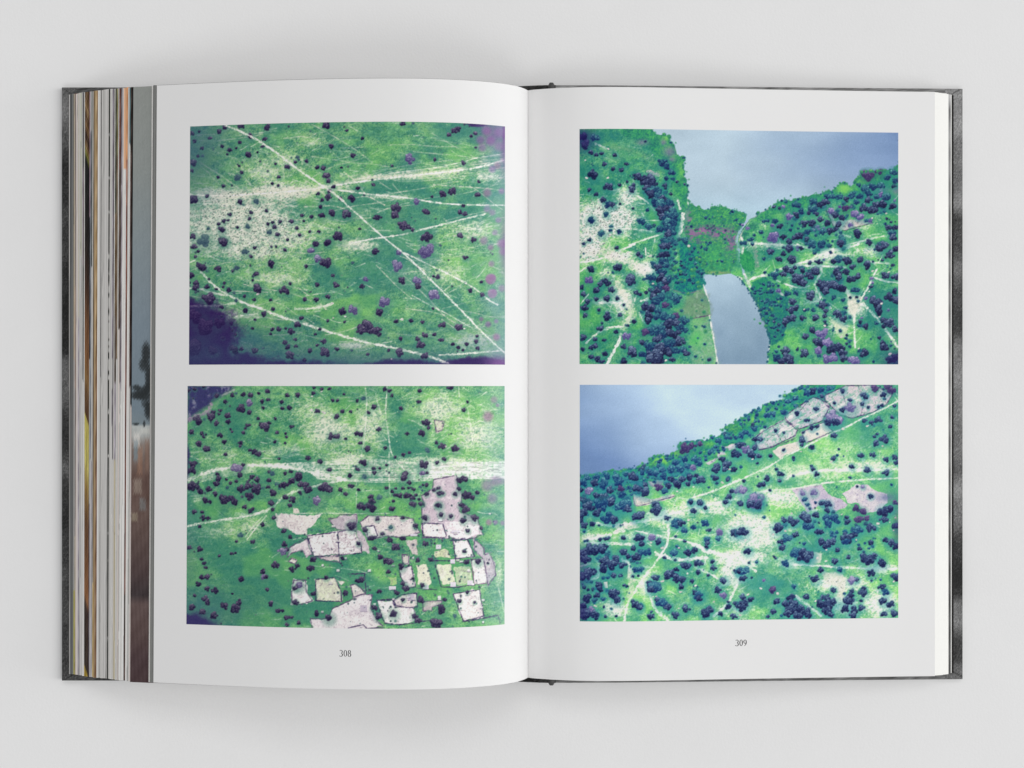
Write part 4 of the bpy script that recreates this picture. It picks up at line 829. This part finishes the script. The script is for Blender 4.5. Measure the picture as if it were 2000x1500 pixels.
def sheet(name, P, Y, mat, parent, thick, colors=None, shear=None):
    """closed thin slab: P = (n, 2) profile in XZ, left to right, Y = rows; colours are given per top vertex"""
    P = np.asarray(P, float)
    nu, nv = len(P), len(Y)
    X = np.repeat(P[:, 0], nv)
    Z = np.repeat(P[:, 1], nv)
    YY = np.tile(Y, nu)
    if shear is not None:
        X = X + np.repeat(shear, nv) * YY
    t = np.gradient(P, axis=0)
    t /= np.linalg.norm(t, axis=1)[:, None] + 1e-12
    nx, nz = -t[:, 1], t[:, 0]
    top = np.stack([X, YY, Z], 1)
    bot = np.stack([X - np.repeat(nx, nv) * thick, YY, Z - np.repeat(nz, nv) * thick], 1)
    n = nu * nv
    q = [grid_quads(nu, nv), grid_quads(nu, nv, n, True)]
    vs2, cs2, off = [top, bot], [colors, colors], 2 * n
    i, j = np.arange(nu), np.arange(nv)
    # the rims keep vertices of their own so that the flat of the sheet shades cleanly
    for ids, flip in ((i * nv, True), (i * nv + nv - 1, False), (j, False), ((nu - 1) * nv + j, True)):
        m = len(ids)
        vs2 += [top[ids], bot[ids]]
        if colors is not None:
            cs2 += [colors[ids], colors[ids]]
        k = np.arange(m - 1) + off
        e = np.stack([k, k + 1, k + 1 + m, k + m], 1)
        q.append(e[:, ::-1] if flip else e)
        off += 2 * m
    c = np.concatenate(cs2) if colors is not None else None
    return mesh_from(name, np.concatenate(vs2), np.concatenate(q), mat, parent, c, True)


def px_x(px, z):
    return (np.asarray(px, float) - 1000) * S * (1 - np.asarray(z) / D)


def height_z(h, full=1131.0):
    """height of a page edge out of its apparent length"""
    return D * (1 - full / np.asarray(h, float))


def curve(pts, n=240):
    """Catmull-Rom through (a, b) points, evenly resampled by length"""
    p = np.asarray(pts, float)
    p = np.vstack([2 * p[0] - p[1], p, 2 * p[-1] - p[-2]])
    out = []
    for k in range(1, len(p) - 2):
        t = np.linspace(0, 1, 24, endpoint=False)[:, None]
        a, b, c, d = p[k - 1], p[k], p[k + 1], p[k + 2]
        out.append(.5 * (2 * b + (c - a) * t + (2 * a - 5 * b + 4 * c - d) * t ** 2 + (3 * b - a - 3 * c + d) * t ** 3))
    out = np.vstack(out + [p[-2:-1]])
    L = np.r_[0, np.cumsum(np.linalg.norm(np.diff(out, axis=0), axis=1))]
    s = np.linspace(0, L[-1], n)
    return np.stack([np.interp(s, L, out[:, 0]), np.interp(s, L, out[:, 1])], 1)


def to_px(x, y, z):
    k = S * (1 - z / D)
    return 1000 + x / k, 750 - y / k


HP = 1131 * S / 2          # half the page height
HC_L, HC_R = 1159 * S / 2, 1155 * S / 2
TABLE_Z = -0.0042

# ---------------------------------------------------------------- materials
m_table = material('matte_white_surface', (.812, .812, .814), .85, .2)
add_fibre(m_table, 900, .0003, .22, (.812, .812, .814), .02)
m_paper = material('coated_paper', (.80, .798, .797), .62, .25)
add_fibre(m_paper, 1500, .00008, .12, (.802, .80, .799), .008)
m_ink = material('printed_ink', rough=.55, spec=.12, attr='ink')
m_leaf = material('printed_leaf_edge', rough=.7, spec=.2, attr='ink')
m_cover = material('printed_cover_paper', rough=.6, spec=.25, attr='ink')
add_fibre(m_leaf, 1500, .00008, .1)
m_type = material('black_type_ink', (.03, .03, .032), .6, .2)

# ---------------------------------------------------------------- surface underneath
t = 3.0
surf = mesh_from('table_surface', [(-t, -t, TABLE_Z), (t, -t, TABLE_Z), (t, t, TABLE_Z), (-t, t, TABLE_Z)], [(0, 1, 2, 3)], m_table, None, None, False)
surf['kind'] = 'structure'

# ---------------------------------------------------------------- the book
book = bpy.data.objects.new('photo_book', None)
col.objects.link(book)
book.location = (0, 0, TABLE_Z)
book.empty_display_size = .05
book['label'] = 'open hardcover photo book showing four aerial photographs, pages 308 and 309'
book['category'] = 'book'


def part(o, parent=None, label=None):
    o.parent = parent or book
    if (parent or book) is book:
        o.matrix_parent_inverse.identity()
        o.location = (0, 0, -TABLE_Z)
    if label:
        o['label'] = label
    return o


rng = np.random.default_rng(5)


def smooth1(n, cells, seed):
    r = np.random.default_rng(seed)
    g = r.random(cells + 2)
    x = np.linspace(0, cells, n)
    i = x.astype(int)
    f = x - i
    f = f * f * (3 - 2 * f)
    return g[i] * (1 - f) + g[np.minimum(i + 1, cells + 1)] * f


def cover_ink(px, py, keys, seed, grain=16):
    """black and white photograph wrapped round the boards: broad tones and film grain"""
    r = np.random.default_rng(seed)
    ys, vs_ = zip(*keys)
    base = np.interp(py, ys, vs_)
    a, b = r.uniform(0, 9, 2)
    base = base + 9 * np.sin(px * .05 + a + 2 * np.sin(py * .013)) + 7 * np.sin(py * .09 + b + .04 * px)
    for cx, cy in ((121, 172), (121, 1331), (1880, 171), (1880, 1323)):
        sx, sy = (1 if cx < 1000 else -1), (1 if cy < 750 else -1)
        u, v = (px - cx) * sx, (py - cy) * sy
        base = np.where((np.abs(u * .62 - v) < 1.0) & (u < 26), base * .45, base)
    base = base + r.normal(0, grain, px.shape)
    return srgb(np.repeat(np.clip(base, 12, 210)[:, None], 3, 1))


def board(name, P, half, keys, seed, thick, label):
    Y = np.linspace(-half, half, 560)
    nu = len(P)
    X, Z, YY = np.repeat(P[:, 0], 560), np.repeat(P[:, 1], 560), np.tile(Y, nu)
    px, py = to_px(X, YY, Z)
    o = sheet(name, P, Y, m_cover, None, thick, cover_ink(px, py, keys, seed))
    return part(o, None, label)


# boards; px columns near the rim are dense so that the grain is fine there
zl = -0.0004
pl = np.concatenate([np.linspace(121, 150, 20), np.linspace(158, 300, 30), np.linspace(330, 935, 20)])
front = np.stack([px_x(pl, zl), np.full(len(pl), zl)], 1)
kl = [(150, 96), (180, 92), (230, 104), (260, 82), (300, 60), (340, 40), (420, 62), (480, 48), (540, 30), (600, 22), (690, 24), (705, 78), (740, 96), (790, 84), (820, 60), (850, 42), (910, 90), (960, 40), (1000, 26), (1060, 46), (1120, 62), (1180, 56), (1260, 58), (1310, 72), (1340, 66)]
board('front_cover', front, HC_L, kl, 3, .0034, 'dark mottled grey cover board under the thick stack of pages')

pr_c = [(1085, .0083), (1130, .0083), (1220, .0075), (1420, .0046), (1640, .0014), (1780, -.0003), (1880, -.0014)]
back = curve([(px_x(a, z), z) for a, z in pr_c], 70)
extra = curve([(px_x(a, z), z) for a, z in [(1845, -.00105), (1862, -.00121), (1880, -.0014)]], 26)
back = np.vstack([back[back[:, 0] < extra[0, 0] - .0004], extra])
kr = [(150, 128), (180, 124), (230, 132), (270, 118), (330, 104), (400, 128), (430, 60), (470, 46), (520, 96), (560, 80), (610, 54), (650, 66), (680, 110), (760, 116), (860, 112), (920, 92), (960, 122), (1020, 96), (1080, 40), (1135, 22), (1160, 34), (1180, 104), (1215, 112), (1245, 58), (1285, 54), (1310, 98), (1340, 112)]
board('back_cover', back, HC_R, kr, 4, .0026, 'grainy grey cover board under the thin stack of pages')

# spine and joint
sp_pts = [(930, zl - .0002), (965, .0006), (1000, .0038), (1031, .0060), (1060, .0076), (1086, .0080)]
spine_p = curve([(px_x(a, z), z) for a, z in sp_pts], 40)
board('spine', spine_p, 1156 * S / 2, [(150, 40), (1340, 34)], 6, .0012, 'blackish cloth spine showing at head and foot')


def tube(name, pts, radii, mat, colors=None, n=12):
    V_, Q = [], []
    for (x, y, z), r in zip(pts, radii):
        for k in range(n):
            a = 2 * math.pi * k / n
            V_.append((x + r * math.cos(a), y, z + r * math.sin(a)))
    for i in range(len(pts) - 1):
        for k in range(n):
            Q.append((i * n + k, i * n + (k + 1) % n, (i + 1) * n + (k + 1) % n, (i + 1) * n + k))
    c0 = len(V_)
    V_.append(pts[0])
    V_.append(pts[-1])
    for k in range(0, n, 2):
        Q.append((c0, (k + 2) % n, (k + 1) % n, k))
        b = (len(pts) - 1) * n
        Q.append((c0 + 1, b + k, b + (k + 1) % n, b + (k + 2) % n))
    return mesh_from(name, V_, Q, mat, None, colors(np.array(V_)) if colors else None)


m_joint = material('cover_joint_paper', (.06, .06, .06), .6, .3)
add_fibre(m_joint, 700, .0003, .6, (.1, .1, .1), .7)
hy = np.r_[-1, -.99, -.985, np.linspace(-.97, .97, 9), .985, .99, 1] * (1166 * S / 2)
hr = np.r_[.0009, .0017, .0020, np.full(9, .0011), .0020, .0017, .0009]
hx = float(px_x(1077, .0075))
part(tube('joint_ridge', [(hx, y, .0072) for y in hy], hr, m_joint), None, 'knobbly black joint between spine and cover')

# ---------------------------------------------------------------- open pages
left_h = [(303, 1166), (350, 1170.5), (410, 1176), (480, 1182), (550, 1187), (630, 1191), (700, 1193.3), (760, 1194), (810, 1193.4), (860, 1191), (905, 1187), (950, 1180.5), (985, 1172.5), (1008, 1164), (1022, 1155.5), (1031, 1147)]
right_h = [(1030.4, 1146.5), (1042, 1149.6), (1060, 1152.3), (1090, 1156), (1130, 1159), (1180, 1160.2), (1240, 1159.6), (1320, 1157), (1420, 1153.3), (1520, 1149.8), (1640, 1146), (1740, 1143), (1826, 1141)]
left_p = curve([(px_x(a, height_z(h)), height_z(h)) for a, h in left_h], 300)
right_p = curve([(px_x(a, height_z(h)), height_z(h)) for a, h in right_h], 300)
LX0, LX1 = left_p[0, 0], left_p[-1, 0]


def left_shear(X):
    """the fore edge of the left pages leans a little"""
    return np.clip((LX1 - X) / (LX1 - LX0), 0, 1) * .0058


YP = np.linspace(-HP, HP, 5)
pageL = part(sheet('open_page', left_p, YP, m_paper, None, .00016, None, left_shear(left_p[:, 0])), None, 'open left page printed with two aerial photographs and 308')
pageR = part(sheet('open_page', right_p, YP, m_paper, None, .00016), None, 'open right page printed with two aerial photographs and 309')


def normals(P):
    t = np.gradient(P, axis=0)
    t /= np.linalg.norm(t, axis=1)[:, None]
    return np.stack([-t[:, 1], t[:, 0]], 1)


def on_page(P, shear, px0, px1, n, lift):
    """profile piece between two photograph columns, lifted off the paper"""
    px = 1000 + P[:, 0] / (S * (1 - P[:, 1] / D))
    N = normals(P)
    a = np.linspace(px0, px1, n)
    x, z = np.interp(a, px, P[:, 0]), np.interp(a, px, P[:, 1])
    nx, nz = np.interp(a, px, N[:, 0]), np.interp(a, px, N[:, 1])
    return np.stack([x + nx * lift, z + nz * lift], 1)


def photo_print(page, P, left, px0, px1, ytop, ybot, painter, label, nu=500, nv=376):
    img, cv = painter()
    Q = on_page(P, left, px0, px1, nu, .00005)
    Y = np.linspace(ybot * S, ytop * S, nv)
    X, Z, YY = np.repeat(Q[:, 0], nv), np.repeat(Q[:, 1], nv), np.tile(Y, nu)
    if left:
        X = X + left_shear(X) * YY
    ux, uy = to_px(X, YY, Z)
    fx = np.clip(ux - cv.x0 - .5, 0, cv.w - 1.001)
    fy = np.clip(uy - cv.y0 - .5, 0, cv.h - 1.001)
    i, j = fy.astype(int), fx.astype(int)
    a, b = (fy - i)[:, None], (fx - j)[:, None]
    c = (img[i, j] * (1 - b) + img[i, j + 1] * b) * (1 - a) + (img[i + 1, j] * (1 - b) + img[i + 1, j + 1] * b) * a
    o = mesh_from('aerial_photograph', np.stack([X, YY, Z], 1), grid_quads(nu, nv), m_ink, None, np.clip(c, .003, .86))
    o.parent = page
    o['label'] = label
    return o


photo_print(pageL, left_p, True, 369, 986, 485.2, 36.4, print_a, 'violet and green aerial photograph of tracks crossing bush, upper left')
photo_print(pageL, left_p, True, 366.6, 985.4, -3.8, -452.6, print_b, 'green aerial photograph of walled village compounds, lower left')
photo_print(pageR, right_p, False, 1132, 1754.3, 485.8, 38, print_c, 'aerial photograph of a lake and narrow pond between woods, upper right')
photo_print(pageR, right_p, False, 1132.5, 1754.3, -1.6, -452.2, print_d, 'bright aerial photograph of lake shore and scattered trees, lower right')


# page numbers: old-style digits drawn as ribbons with thick and thin strokes
def digit_strokes(ch):
    """list of closed/open strokes: (x, y, half width) in digit units, height 1, width about .5"""
    def arc(cx, cy, rx, ry, a0, a1, n, thin, thick):
        out = []
        for k in range(n + 1):
            a = math.radians(a0 + (a1 - a0) * k / n)
            w = thin + (thick - thin) * abs(math.cos(a)) ** 1.5
            out.append((cx + rx * math.cos(a), cy + ry * math.sin(a), w))
        return out
    if ch == '0':
        return [arc(.26, .5, .2, .46, 0, 360, 28, .02, .055)]
    if ch == '8':
        return [arc(.26, .74, .16, .21, 0, 360, 22, .022, .048), arc(.26, .27, .2, .25, 0, 360, 24, .022, .052)]
    if ch == '3':
        return [arc(.22, .74, .19, .22, 150, -80, 18, .02, .052), arc(.2, .27, .23, .25, 88, -150, 20, .02, .055)]
    if ch == '9':
        return [arc(.26, .67, .19, .27, 0, 360, 24, .022, .052), [(.45, .66, .05), (.44, .45, .05), (.38, .26, .042), (.28, .12, .03), (.14, .02, .018)]]


def page_number(page, P, left, text, pcx, pcy, hpx, label):
    V_, Q = [], []
    px_nodes = 1000 + P[:, 0] / (S * (1 - P[:, 1] / D))
    x0 = float(np.interp(pcx, px_nodes, P[:, 0]))
    N = normals(P)
    zc = float(np.interp(x0, P[:, 0], P[:, 1]))
    y0 = (750 - pcy) * S * (1 - zc / D)
    u = hpx * S
    adv = .61
    for i, ch in enumerate(text):
        ox = (i - len(text) / 2) * adv + .05
        for st in digit_strokes(ch):
            p = np.array(st)
            tg = np.gradient(p[:, :2], axis=0)
            if abs(p[0, 0] - p[-1, 0]) + abs(p[0, 1] - p[-1, 1]) < 1e-6:
                tg[0] = tg[-1] = p[1, :2] - p[-2, :2]
            tg /= np.linalg.norm(tg, axis=1)[:, None]
            nn = np.stack([-tg[:, 1], tg[:, 0]], 1)
            b = len(V_)
            for k in range(len(p)):
                for s in (1, -1):
                    q = p[k, :2] + nn[k] * p[k, 2] * 1.22 * s
                    X = x0 + (ox + q[0]) * u
                    Z = float(np.interp(X, P[:, 0], P[:, 1])) + .00006
                    V_.append((X, y0 + (q[1] - .5) * u, Z))
            for k in range(len(p) - 1):
                a = b + 2 * k
                Q.append((a, a + 1, a + 3, a + 2))
    o = mesh_from('page_number', V_, Q, m_type, None)
    o.parent = page
    o['label'] = label
    return o


page_number(pageL, left_p, True, '308', 674.5, 1276, 12.5, 'page number 308')
page_number(pageR, right_p, False, '309', 1447.5, 1255.5, 12.5, 'page number 309')

# ---------------------------------------------------------------- leaves of the thick left stack
W1, W2, W3 = (216, 214, 211), (204, 202, 199), (222, 221, 218)
PK, CR, GY, LG = (216, 206, 201), (212, 200, 178), (118, 119, 120), (188, 187, 186)
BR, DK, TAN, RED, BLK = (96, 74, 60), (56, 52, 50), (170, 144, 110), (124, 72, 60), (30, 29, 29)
LIL, OR = (170, 162, 172), (206, 142, 92)
# fore edge column in the photograph, then the tone of the exposed margin, either plain or as a list of (down to row, tone)
leaf_specs = [
    (135.0, W1), (136.6, GY), (138.6, (108, 110, 110)), (140.6, (126, 127, 127)), (142.4, (104, 106, 106)), (144.0, [(700, CR), (1150, W2), (1400, (206, 200, 120))]),
    (145.8, [(560, (78, 58, 50)), (760, (120, 84, 60)), (1050, (70, 56, 50)), (1400, (150, 134, 96))]), (147.6, PK), (150.0, (214, 208, 205)), (152.4, [(620, (196, 190, 176)), (1400, LIL)]), (154.6, W2), (156.6, [(500, (204, 204, 180)), (1400, W1)]), (158.8, W1),
    (161.2, [(330, (70, 68, 72)), (520, (112, 92, 104)), (745, (52, 58, 58)), (1400, W1)]), (163.2, W3),
    (165.2, 'straw'), (174.0, [(420, (150, 128, 140)), (700, (66, 66, 72)), (980, LG), (1400, (120, 112, 122))]), (175.8, [(260, W1), (900, (142, 146, 152)), (1400, W2)]), (178.0, [(520, (70, 76, 72)), (900, W2), (1400, LIL)]), (179.6, W2), (181.4, [(660, (120, 108, 84)), (1140, (96, 86, 74)), (1400, (168, 140, 70))]), (183.2, TAN), (185.6, [(700, (186, 162, 124)), (1400, (156, 130, 100))]), (187.8, [(620, (152, 118, 80)), (900, (126, 92, 66)), (1400, (120, 84, 66))]),
    (189.8, W3), (193.0, W2), (196.0, [(738, (96, 94, 94)), (1400, W2)]), (197.2, W1), (200.6, W2), (204.2, (208, 206, 204)), (207.6, W2),
    (210.8, 'dashes'), (213.2, W2), (215.6, W1), (218.2, [(700, LIL), (760, W2), (830, (150, 146, 150)), (1400, W1)]), (220.0, [(900, (84, 80, 86)), (1400, W2)]), (221.6, W1),
    (223.2, [(420, (70, 72, 58)), (620, (110, 92, 72)), (750, (96, 84, 76)), (900, LIL), (1400, (196, 186, 160))]), (226.4, [(300, (140, 134, 96)), (700, (130, 112, 92)), (1400, W2)]), (228.8, W2), (230.8, [(330, (120, 70, 62)), (640, (90, 74, 68)), (1400, PK)]),
    (233.4, [(750, (84, 76, 70)), (1400, W1)]), (235.2, [(760, LIL), (1400, W3)]), (237.2, W1), (239.6, 'orange'), (244.6, [(310, OR), (400, (150, 92, 70)), (1160, RED), (1400, (70, 48, 44))]), (247.2, W3), (250.2, [(280, (84, 112, 116)), (1400, W1)]),
    (252.4, [(300, (60, 50, 44)), (757, (76, 58, 52)), (1400, W3)]), (254.8, [(790, (34, 30, 30)), (1400, PK)]), (257.4, 'landscape'), (293.4, W2), (296.2, (119, 120, 118))]

env_pts = [(134.0, .0004), (150, .0032), (170, .0074), (190, .0112), (220, .0158), (245, .0186), (257.4, .0206), (275, .0218), (293, .0232), (297, .0236)]
env_px, env_z = [p[0] for p in env_pts], [p[1] for p in env_pts]
page_px = 1000 + left_p[:, 0] / (S * (1 - left_p[:, 1] / D))
EPX = np.concatenate([np.linspace(134, 300, 200), page_px[page_px > 302]])
EZ = np.where(EPX < 300.5, np.interp(EPX, env_px, env_z), np.interp(EPX, page_px, left_p[:, 1]) - .0006)
EX = px_x(EPX, EZ)
xs = np.array([px_x(s_[0], np.interp(s_[0], env_px, env_z)) for s_ in leaf_specs])
NL = len(leaf_specs)
z0 = zl + .0002


def leaf_profile(i):
    x_i = xs[i]
    near = x_i + np.r_[np.linspace(0, .0028, 15), np.linspace(.0032, .011, 7)]
    far = np.linspace(x_i + .014, LX1 - .0012, 26)
    X = np.concatenate([near, far])
    count = np.interp(X, xs, np.arange(1, NL + 1), right=NL)
    env = np.interp(X, EX, EZ)
    return np.stack([X, z0 + (env - z0) * (i + 1) / count], 1)


def leaf_ink(spec, px, py, seed):
    r = np.random.default_rng(seed)
    if isinstance(spec, tuple):
        c = np.repeat(np.array(spec, float)[None], len(px), 0)
    elif isinstance(spec, list):
        c = np.zeros((len(px), 3))
        prev = -1e9
        wob = 3 * np.sin(px * .9 + seed)
        for yend, tone in spec:
            m = (py + wob > prev) & (py + wob <= yend)
            c[m] = tone
            prev = yend
        dark = c.mean(1) < 175
        c[dark] += (14 * np.sin(py[dark] * .11 + seed) + 10 * np.sin(py[dark] * .031 + 2 * seed))[:, None]
    elif spec == 'dashes':
        v = np.sin(py * .21) + np.sin(py * .083 + 1) + .8 * np.sin(py * .37 + 2)
        dens = np.interp(py, [150, 420, 560, 640, 700, 780, 1350], [3, 2.2, .4, -.9, .2, 2.2, 2.6])
        t = np.clip((v + dens) * 1.5, 0, 1)[:, None]
        c = np.array(W2) * (1 - t) + np.array((44, 46, 42)) * t
    elif spec == 'orange':
        t = np.clip((px - 239.6) / 5, 0, 1)
        c = np.where((py < 330)[:, None], np.array((222, 176, 140)), np.array(W3)) * 1.0
    elif spec == 'straw':
        k = [(150, (96, 74, 52)), (200, (104, 80, 54)), (214, (150, 122, 84)), (232, (84, 60, 40)), (250, (122, 92, 58)), (270, (50, 34, 26)), (290, (128, 100, 66)), (302, (116, 112, 50)), (312, (90, 92, 40)), (316, (26, 26, 26)), (470, (34, 30, 28)), (560, (70, 48, 38)), (630, (118, 82, 56)), (700, (134, 94, 60)), (742, (140, 108, 66)), (765, (112, 84, 56)), (815, (86, 60, 40)), (818, (196, 182, 96)), (905, (206, 194, 110)), (960, (150, 120, 70)), (1020, (110, 80, 56)), (1100, (124, 86, 58)), (1170, (150, 104, 68)), (1188, (66, 52, 46)), (1308, (62, 52, 44)), (1312, (176, 150, 60)), (1350, (170, 140, 56))]
        d = py - (px - 169) * 3.2
        c = np.stack([np.interp(d, [q[0] for q in k], [q[1][n] for q in k]) for n in range(3)], 1)
        tex = np.where(py < 316, 26, 8) * np.sin(py * .55 - px * 1.5) + np.where(py < 316, 14, 5) * np.sin(py * 1.3 - px * .7)
        c = c + tex[:, None]
    elif spec == 'landscape':
        k = [(150, (140, 143, 139)), (330, (136, 141, 139)), (480, (128, 138, 142)), (640, (118, 131, 141)), (800, (112, 126, 136)), (828, (118, 130, 136)), (833, (176, 180, 178)), (852, (166, 168, 166)), (870, (128, 118, 112)), (930, (96, 76, 70)), (1000, (98, 80, 74)), (1050, (90, 74, 70)), (1120, (74, 60, 60)), (1162, (58, 50, 52)), (1180, (94, 78, 76)), (1240, (84, 68, 66)), (1290, (72, 56, 58)), (1340, (70, 54, 56))]
        c = np.stack([np.interp(py, [q[0] for q in k], [q[1][n] for q in k]) for n in range(3)], 1)
        for bx, by, rx, ry, a in [(285, 690, 9, 22, .9), (281, 712, 10, 14, .8), (290, 735, 7, 26, .9), (276, 765, 12, 10, .85), (288, 760, 9, 12, .9), (266, 757, 8, 6, .8), (280, 774, 18, 8, .9), (264, 772, 8, 8, .8), (290, 800, 8, 20, .9), (284, 788, 8, 9, .6), (266, 828, 6, 3, .8), (282, 828, 2.5, 7, .8)]:
            w = ((px - bx) / rx) ** 2 + ((py - by) / ry) ** 2 + .45 * np.sin(px * 1.1 + by) * np.sin(py * .8 + bx)
            t = (a * np.clip(1.35 - w, 0, 1))[:, None]
            c = c * (1 - t) + np.array((38, 42, 44)) * t
        for bx, by, rx, ry, tone in [(268, 860, 6, 14, (214, 210, 204)), (284, 842, 10, 5, (196, 196, 190)), (274, 900, 5, 26, (150, 116, 96)), (288, 890, 4, 30, (128, 100, 86)), (266, 880, 4, 20, (120, 140, 150)), (270, 950, 8, 14, (150, 138, 126)), (280, 985, 6, 12, (120, 126, 128)), (288, 960, 6, 18, (86, 66, 60)), (264, 1010, 6, 8, (150, 140, 120))]:
            t = np.clip(1.5 - np.maximum(np.abs((px - bx) / rx), np.abs((py - by) / ry)) ** 2 - .5 * np.sin(px * 1.3 + by) * np.sin(py * .5 + bx), 0, 1)[:, None] * .6
            c = c * (1 - t) + np.array(tone) * t
        jag = np.sin(px * .5 + py * .05) * np.sin(py * .09 - px * .3)
        c = c + np.where(py > 835, 6, 1.5)[:, None] * jag[:, None]
    if spec != 'landscape':              # fine lines of the single sheets
        fine = np.random.default_rng(99).choice([1, 1, 1, .97, .93, .86, .72], 400)
        c = c * fine[np.clip(((px - 130 + .004 * (py - 750)) / .85).astype(int), 0, 399)][:, None]
    c = c + r.normal(0, 2.0, (len(px), 1))
    return srgb(np.clip(c, 10, 238)) * 1.12


for i, (pxe, spec) in enumerate(leaf_specs):
    P = leaf_profile(i)
    ny = 260 if isinstance(spec, (str, list)) else 60
    if spec == 'landscape':
        X = np.concatenate([xs[i] + np.linspace(0, .0105, 44), P[22:, 0]])
        count = np.interp(X, xs, np.arange(1, NL + 1), right=NL)
        P = np.stack([X, z0 + (np.interp(X, EX, EZ) - z0) * (i + 1) / count], 1)
        ny = 420
    lo, hi = -HP + rng.normal(0, .00012), HP + rng.normal(0, .00012)
    if spec == 'landscape':
        lo -= .0003
    Y = np.linspace(lo, hi, ny)
    Xg, Zg, Yg = np.repeat(P[:, 0], ny), np.repeat(P[:, 1], ny), np.tile(Y, len(P))
    ux, uy = to_px(Xg, Yg, Zg)
    lean = np.full(len(P), .0006 + .004 * i / NL)
    c = leaf_ink(spec, ux, uy, i + 1)
    o = sheet('leaf', P, Y, m_leaf, None, .00011, np.clip(c, .004, .84), left_shear(P[:, 0]) * np.clip(i / NL, 0, 1))
    part(o, None, 'leaf with a dusky landscape photograph showing along its margin' if spec == 'landscape' else None)

# ---------------------------------------------------------------- leaves of the thin right stack
board_px = 1000 + back[:, 0] / (S * (1 - back[:, 1] / D))
rp_px = 1000 + right_p[:, 0] / (S * (1 - right_p[:, 1] / D))
renv = [(1826, .0052), (1836, .0042), (1846, .0026), (1852, .0014), (1856, .0006)]
r_edge = list(np.linspace(1852.5, 1827.5, 15))
r_leaves = [(1862.5, BLK, .00035), (1858.6, W3, .0006), (1857.0, 'endpaper', .00085)] + [(e, W3, None) for e in r_edge]  # the outermost black sheet is the gap shadow beside the leaves, put in as colour
NR = len(r_leaves)
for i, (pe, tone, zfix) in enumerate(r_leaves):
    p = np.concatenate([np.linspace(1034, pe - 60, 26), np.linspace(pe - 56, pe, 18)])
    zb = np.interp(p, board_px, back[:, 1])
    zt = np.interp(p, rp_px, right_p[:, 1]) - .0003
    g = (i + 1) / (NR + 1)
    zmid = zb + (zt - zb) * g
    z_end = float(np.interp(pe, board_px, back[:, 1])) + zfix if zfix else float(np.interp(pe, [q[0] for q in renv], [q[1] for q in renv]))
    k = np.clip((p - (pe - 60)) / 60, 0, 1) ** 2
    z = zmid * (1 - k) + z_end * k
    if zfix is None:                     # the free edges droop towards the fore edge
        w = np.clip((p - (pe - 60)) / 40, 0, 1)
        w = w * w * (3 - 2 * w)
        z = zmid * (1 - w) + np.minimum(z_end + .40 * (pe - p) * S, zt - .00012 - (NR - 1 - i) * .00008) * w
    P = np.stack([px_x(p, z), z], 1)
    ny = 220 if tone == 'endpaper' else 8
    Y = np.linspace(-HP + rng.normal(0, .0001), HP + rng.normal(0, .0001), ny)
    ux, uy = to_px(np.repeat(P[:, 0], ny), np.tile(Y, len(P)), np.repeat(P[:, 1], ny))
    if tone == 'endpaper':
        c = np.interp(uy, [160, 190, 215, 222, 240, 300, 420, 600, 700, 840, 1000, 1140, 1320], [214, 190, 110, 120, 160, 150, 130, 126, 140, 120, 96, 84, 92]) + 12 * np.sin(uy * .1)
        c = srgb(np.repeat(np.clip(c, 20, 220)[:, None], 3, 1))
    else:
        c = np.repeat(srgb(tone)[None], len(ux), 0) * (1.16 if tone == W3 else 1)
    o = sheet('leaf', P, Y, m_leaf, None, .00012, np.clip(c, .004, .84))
    part(o, None, 'black sheet standing in for the shadow gap inside the back cover' if tone == BLK else None)
